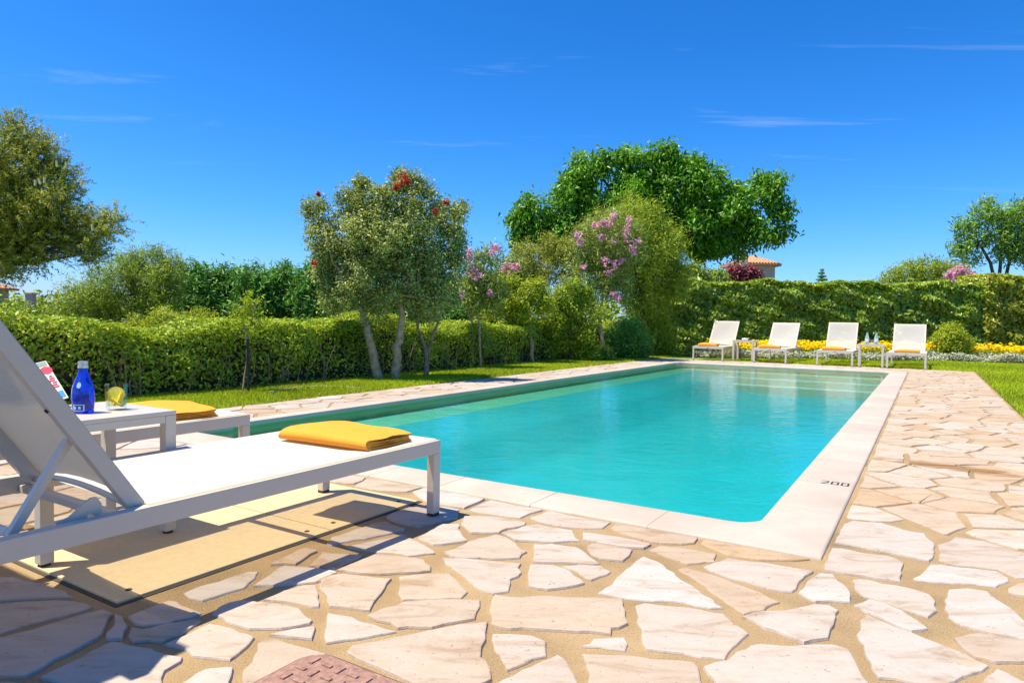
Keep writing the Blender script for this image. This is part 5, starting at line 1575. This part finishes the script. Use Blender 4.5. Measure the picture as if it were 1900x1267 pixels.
# ------------------------------------------------------------------ villas far away
def villa():
    d_ = 60.0
    cx_ = D(1395, 500, d_).x
    root = tag(empty('villa', (cx_, d_, -0.05)), 'cream villa tower with terracotta hip roof and chimney beyond the tall hedge', 'house')
    ez = D(1395, 494, d_).z; az = D(1395, 474, d_).z
    hw = 36 * d_ / FPX; ew = 45 * d_ / FPX
    ch = [(-hw, -hw), (hw * .62, -hw), (hw, -hw * .5), (hw, hw), (-hw, hw)]
    mb = MB(); mb.prism(ch, 0, ez); mb.build('wall', M['wall_cream'], root)
    eo = [(-ew, -ew), (ew * .66, -ew), (ew, -ew * .55), (ew, ew), (-ew, ew)]
    mb = MB(); n = len(eo)
    mb.add([(a, b, ez) for a, b in eo] + [(a, b, ez + .14) for a, b in eo] + [(0, 0, az)], [tuple(reversed(range(n)))] + [(i, (i + 1) % n, n + (i + 1) % n, n + i) for i in range(n)] + [(n + i, n + (i + 1) % n, 2 * n) for i in range(n)])
    rf = mb.build('roof', M['roof_tile'], root)
    mb = MB()
    for i in range(n):
        a, b = Vector((*eo[i], ez + .16)), Vector((*eo[(i + 1) % n], ez + .16)); k = max(2, int((b - a).length / .24))
        for j in range(k + 1):
            p = a.lerp(b, j / k)
            if (i in (3,)): continue
            q = p.lerp(Vector((0, 0, az + .04)), .94)
            # rows of tiles run straight up the slope until they meet the hip
            mid = a.lerp(b, .5); f_ = 1 - abs(j / k - .5) * 2
            dirv = (Vector((0, 0, az + .02)) - Vector((mid.x, mid.y, ez + .16))); e_ = p + dirv * max(.02, f_ * .97)
            mb.tube([p, e_], [.085, .075], 6)
    o = mb.build('tile_rows', M['roof_tile'], rf); o['kind'] = 'stuff'
    mb = MB(); c0 = (D(1362, 480, d_).x - cx_, -ew - .3); mb.box(c0[0] - .3, c0[0] + .3, c0[1] - .3, c0[1] + .3, 0, D(1362, 470, d_).z, .03); mb.build('chimney', M['wall_cream'], root)
    mb = MB(); w0 = Vector((hw * .72, -hw * .84)); w1 = Vector((hw * .9, -hw * .62)); nn_ = Vector((.83, -.55)) * .02
    mb.add([(w0.x + nn_.x, w0.y + nn_.y, ez - 2.4), (w1.x + nn_.x, w1.y + nn_.y, ez - 2.4), (w1.x + nn_.x, w1.y + nn_.y, ez - .35), (w0.x + nn_.x, w0.y + nn_.y, ez - .35)], [(0, 1, 2, 3)])
    mb.build('window', M['dark_glass'], root)
villa()
def villa2():
    d_ = 42.0
    x1 = -36.6; x0 = x1 - 9; ez = D(20, 531, d_).z; rz_ = D(0, 506, d_).z
    root = tag(empty('house', (x1, d_, -0.05)), 'pinkish house with tiled roof glimpsed under the feathery tree', 'house')
    mb = MB(); mb.box(-9, 0, 0, 7, 0, ez); mb.build('wall', M['wall_pink'], root)
    mb = MB(); e = .45
    mb.add([(-9 - e, -e, ez), (e, -e, ez), (e, 7 + e, ez), (-9 - e, 7 + e, ez), (-9 - e, -e, ez + .15), (e, -e, ez + .15), (e, 7 + e, ez + .15), (-9 - e, 7 + e, ez + .15), (-6.5, 3.5, rz_ + .6), (-2.2, 3.5, rz_ + .6)],
           [(3, 2, 1, 0), (0, 1, 5, 4), (1, 2, 6, 5), (2, 3, 7, 6), (3, 0, 4, 7), (4, 5, 9, 8), (5, 6, 9), (6, 7, 8, 9), (7, 4, 8)])
    mb.build('roof', M['roof_tile'], root)
    mb = MB(); mb.box(-.9, -.3, -.02, .0, ez - 1.5, ez - .4); mb.build('window', M['dark_glass'], root)
    c = D(57, 560, 38); root2 = tag(empty('gate_pillar', (c.x, 38, -.05)), 'small pinkish masonry pillar beside the glimpsed house', 'pillar')
    zt = D(57, 541, 38).z
    mb = MB(); mb.box(-.19, .19, -.19, .19, 0, zt - .1, .01); mb.build('shaft', M['wall_pink'], root2)
    mb = MB(); mb.box(-.24, .24, -.24, .24, zt - .0995, zt, .02); mb.build('capstone', M['wall_cream'], root2)
villa2()

# ------------------------------------------------------------------ distant wood closing the view
fw = []
rs_ = np.random.RandomState(99)
for k in range(70):
    x = -52 + 104 * k / 69
    r_ = rs_.uniform(1.3, 2.0)
    fw.append(((x, 46 + rs_.uniform(-2, 2), rs_.uniform(.4, 1.0)), (r_ * 1.3, r_, r_)))
tag(crown('far_wood', fw, 30000, .42, .2, LM['pine'], None, 98, per=8, spread=.2), 'far-off band of dark green trees beyond the garden', 'trees', kind='stuff')
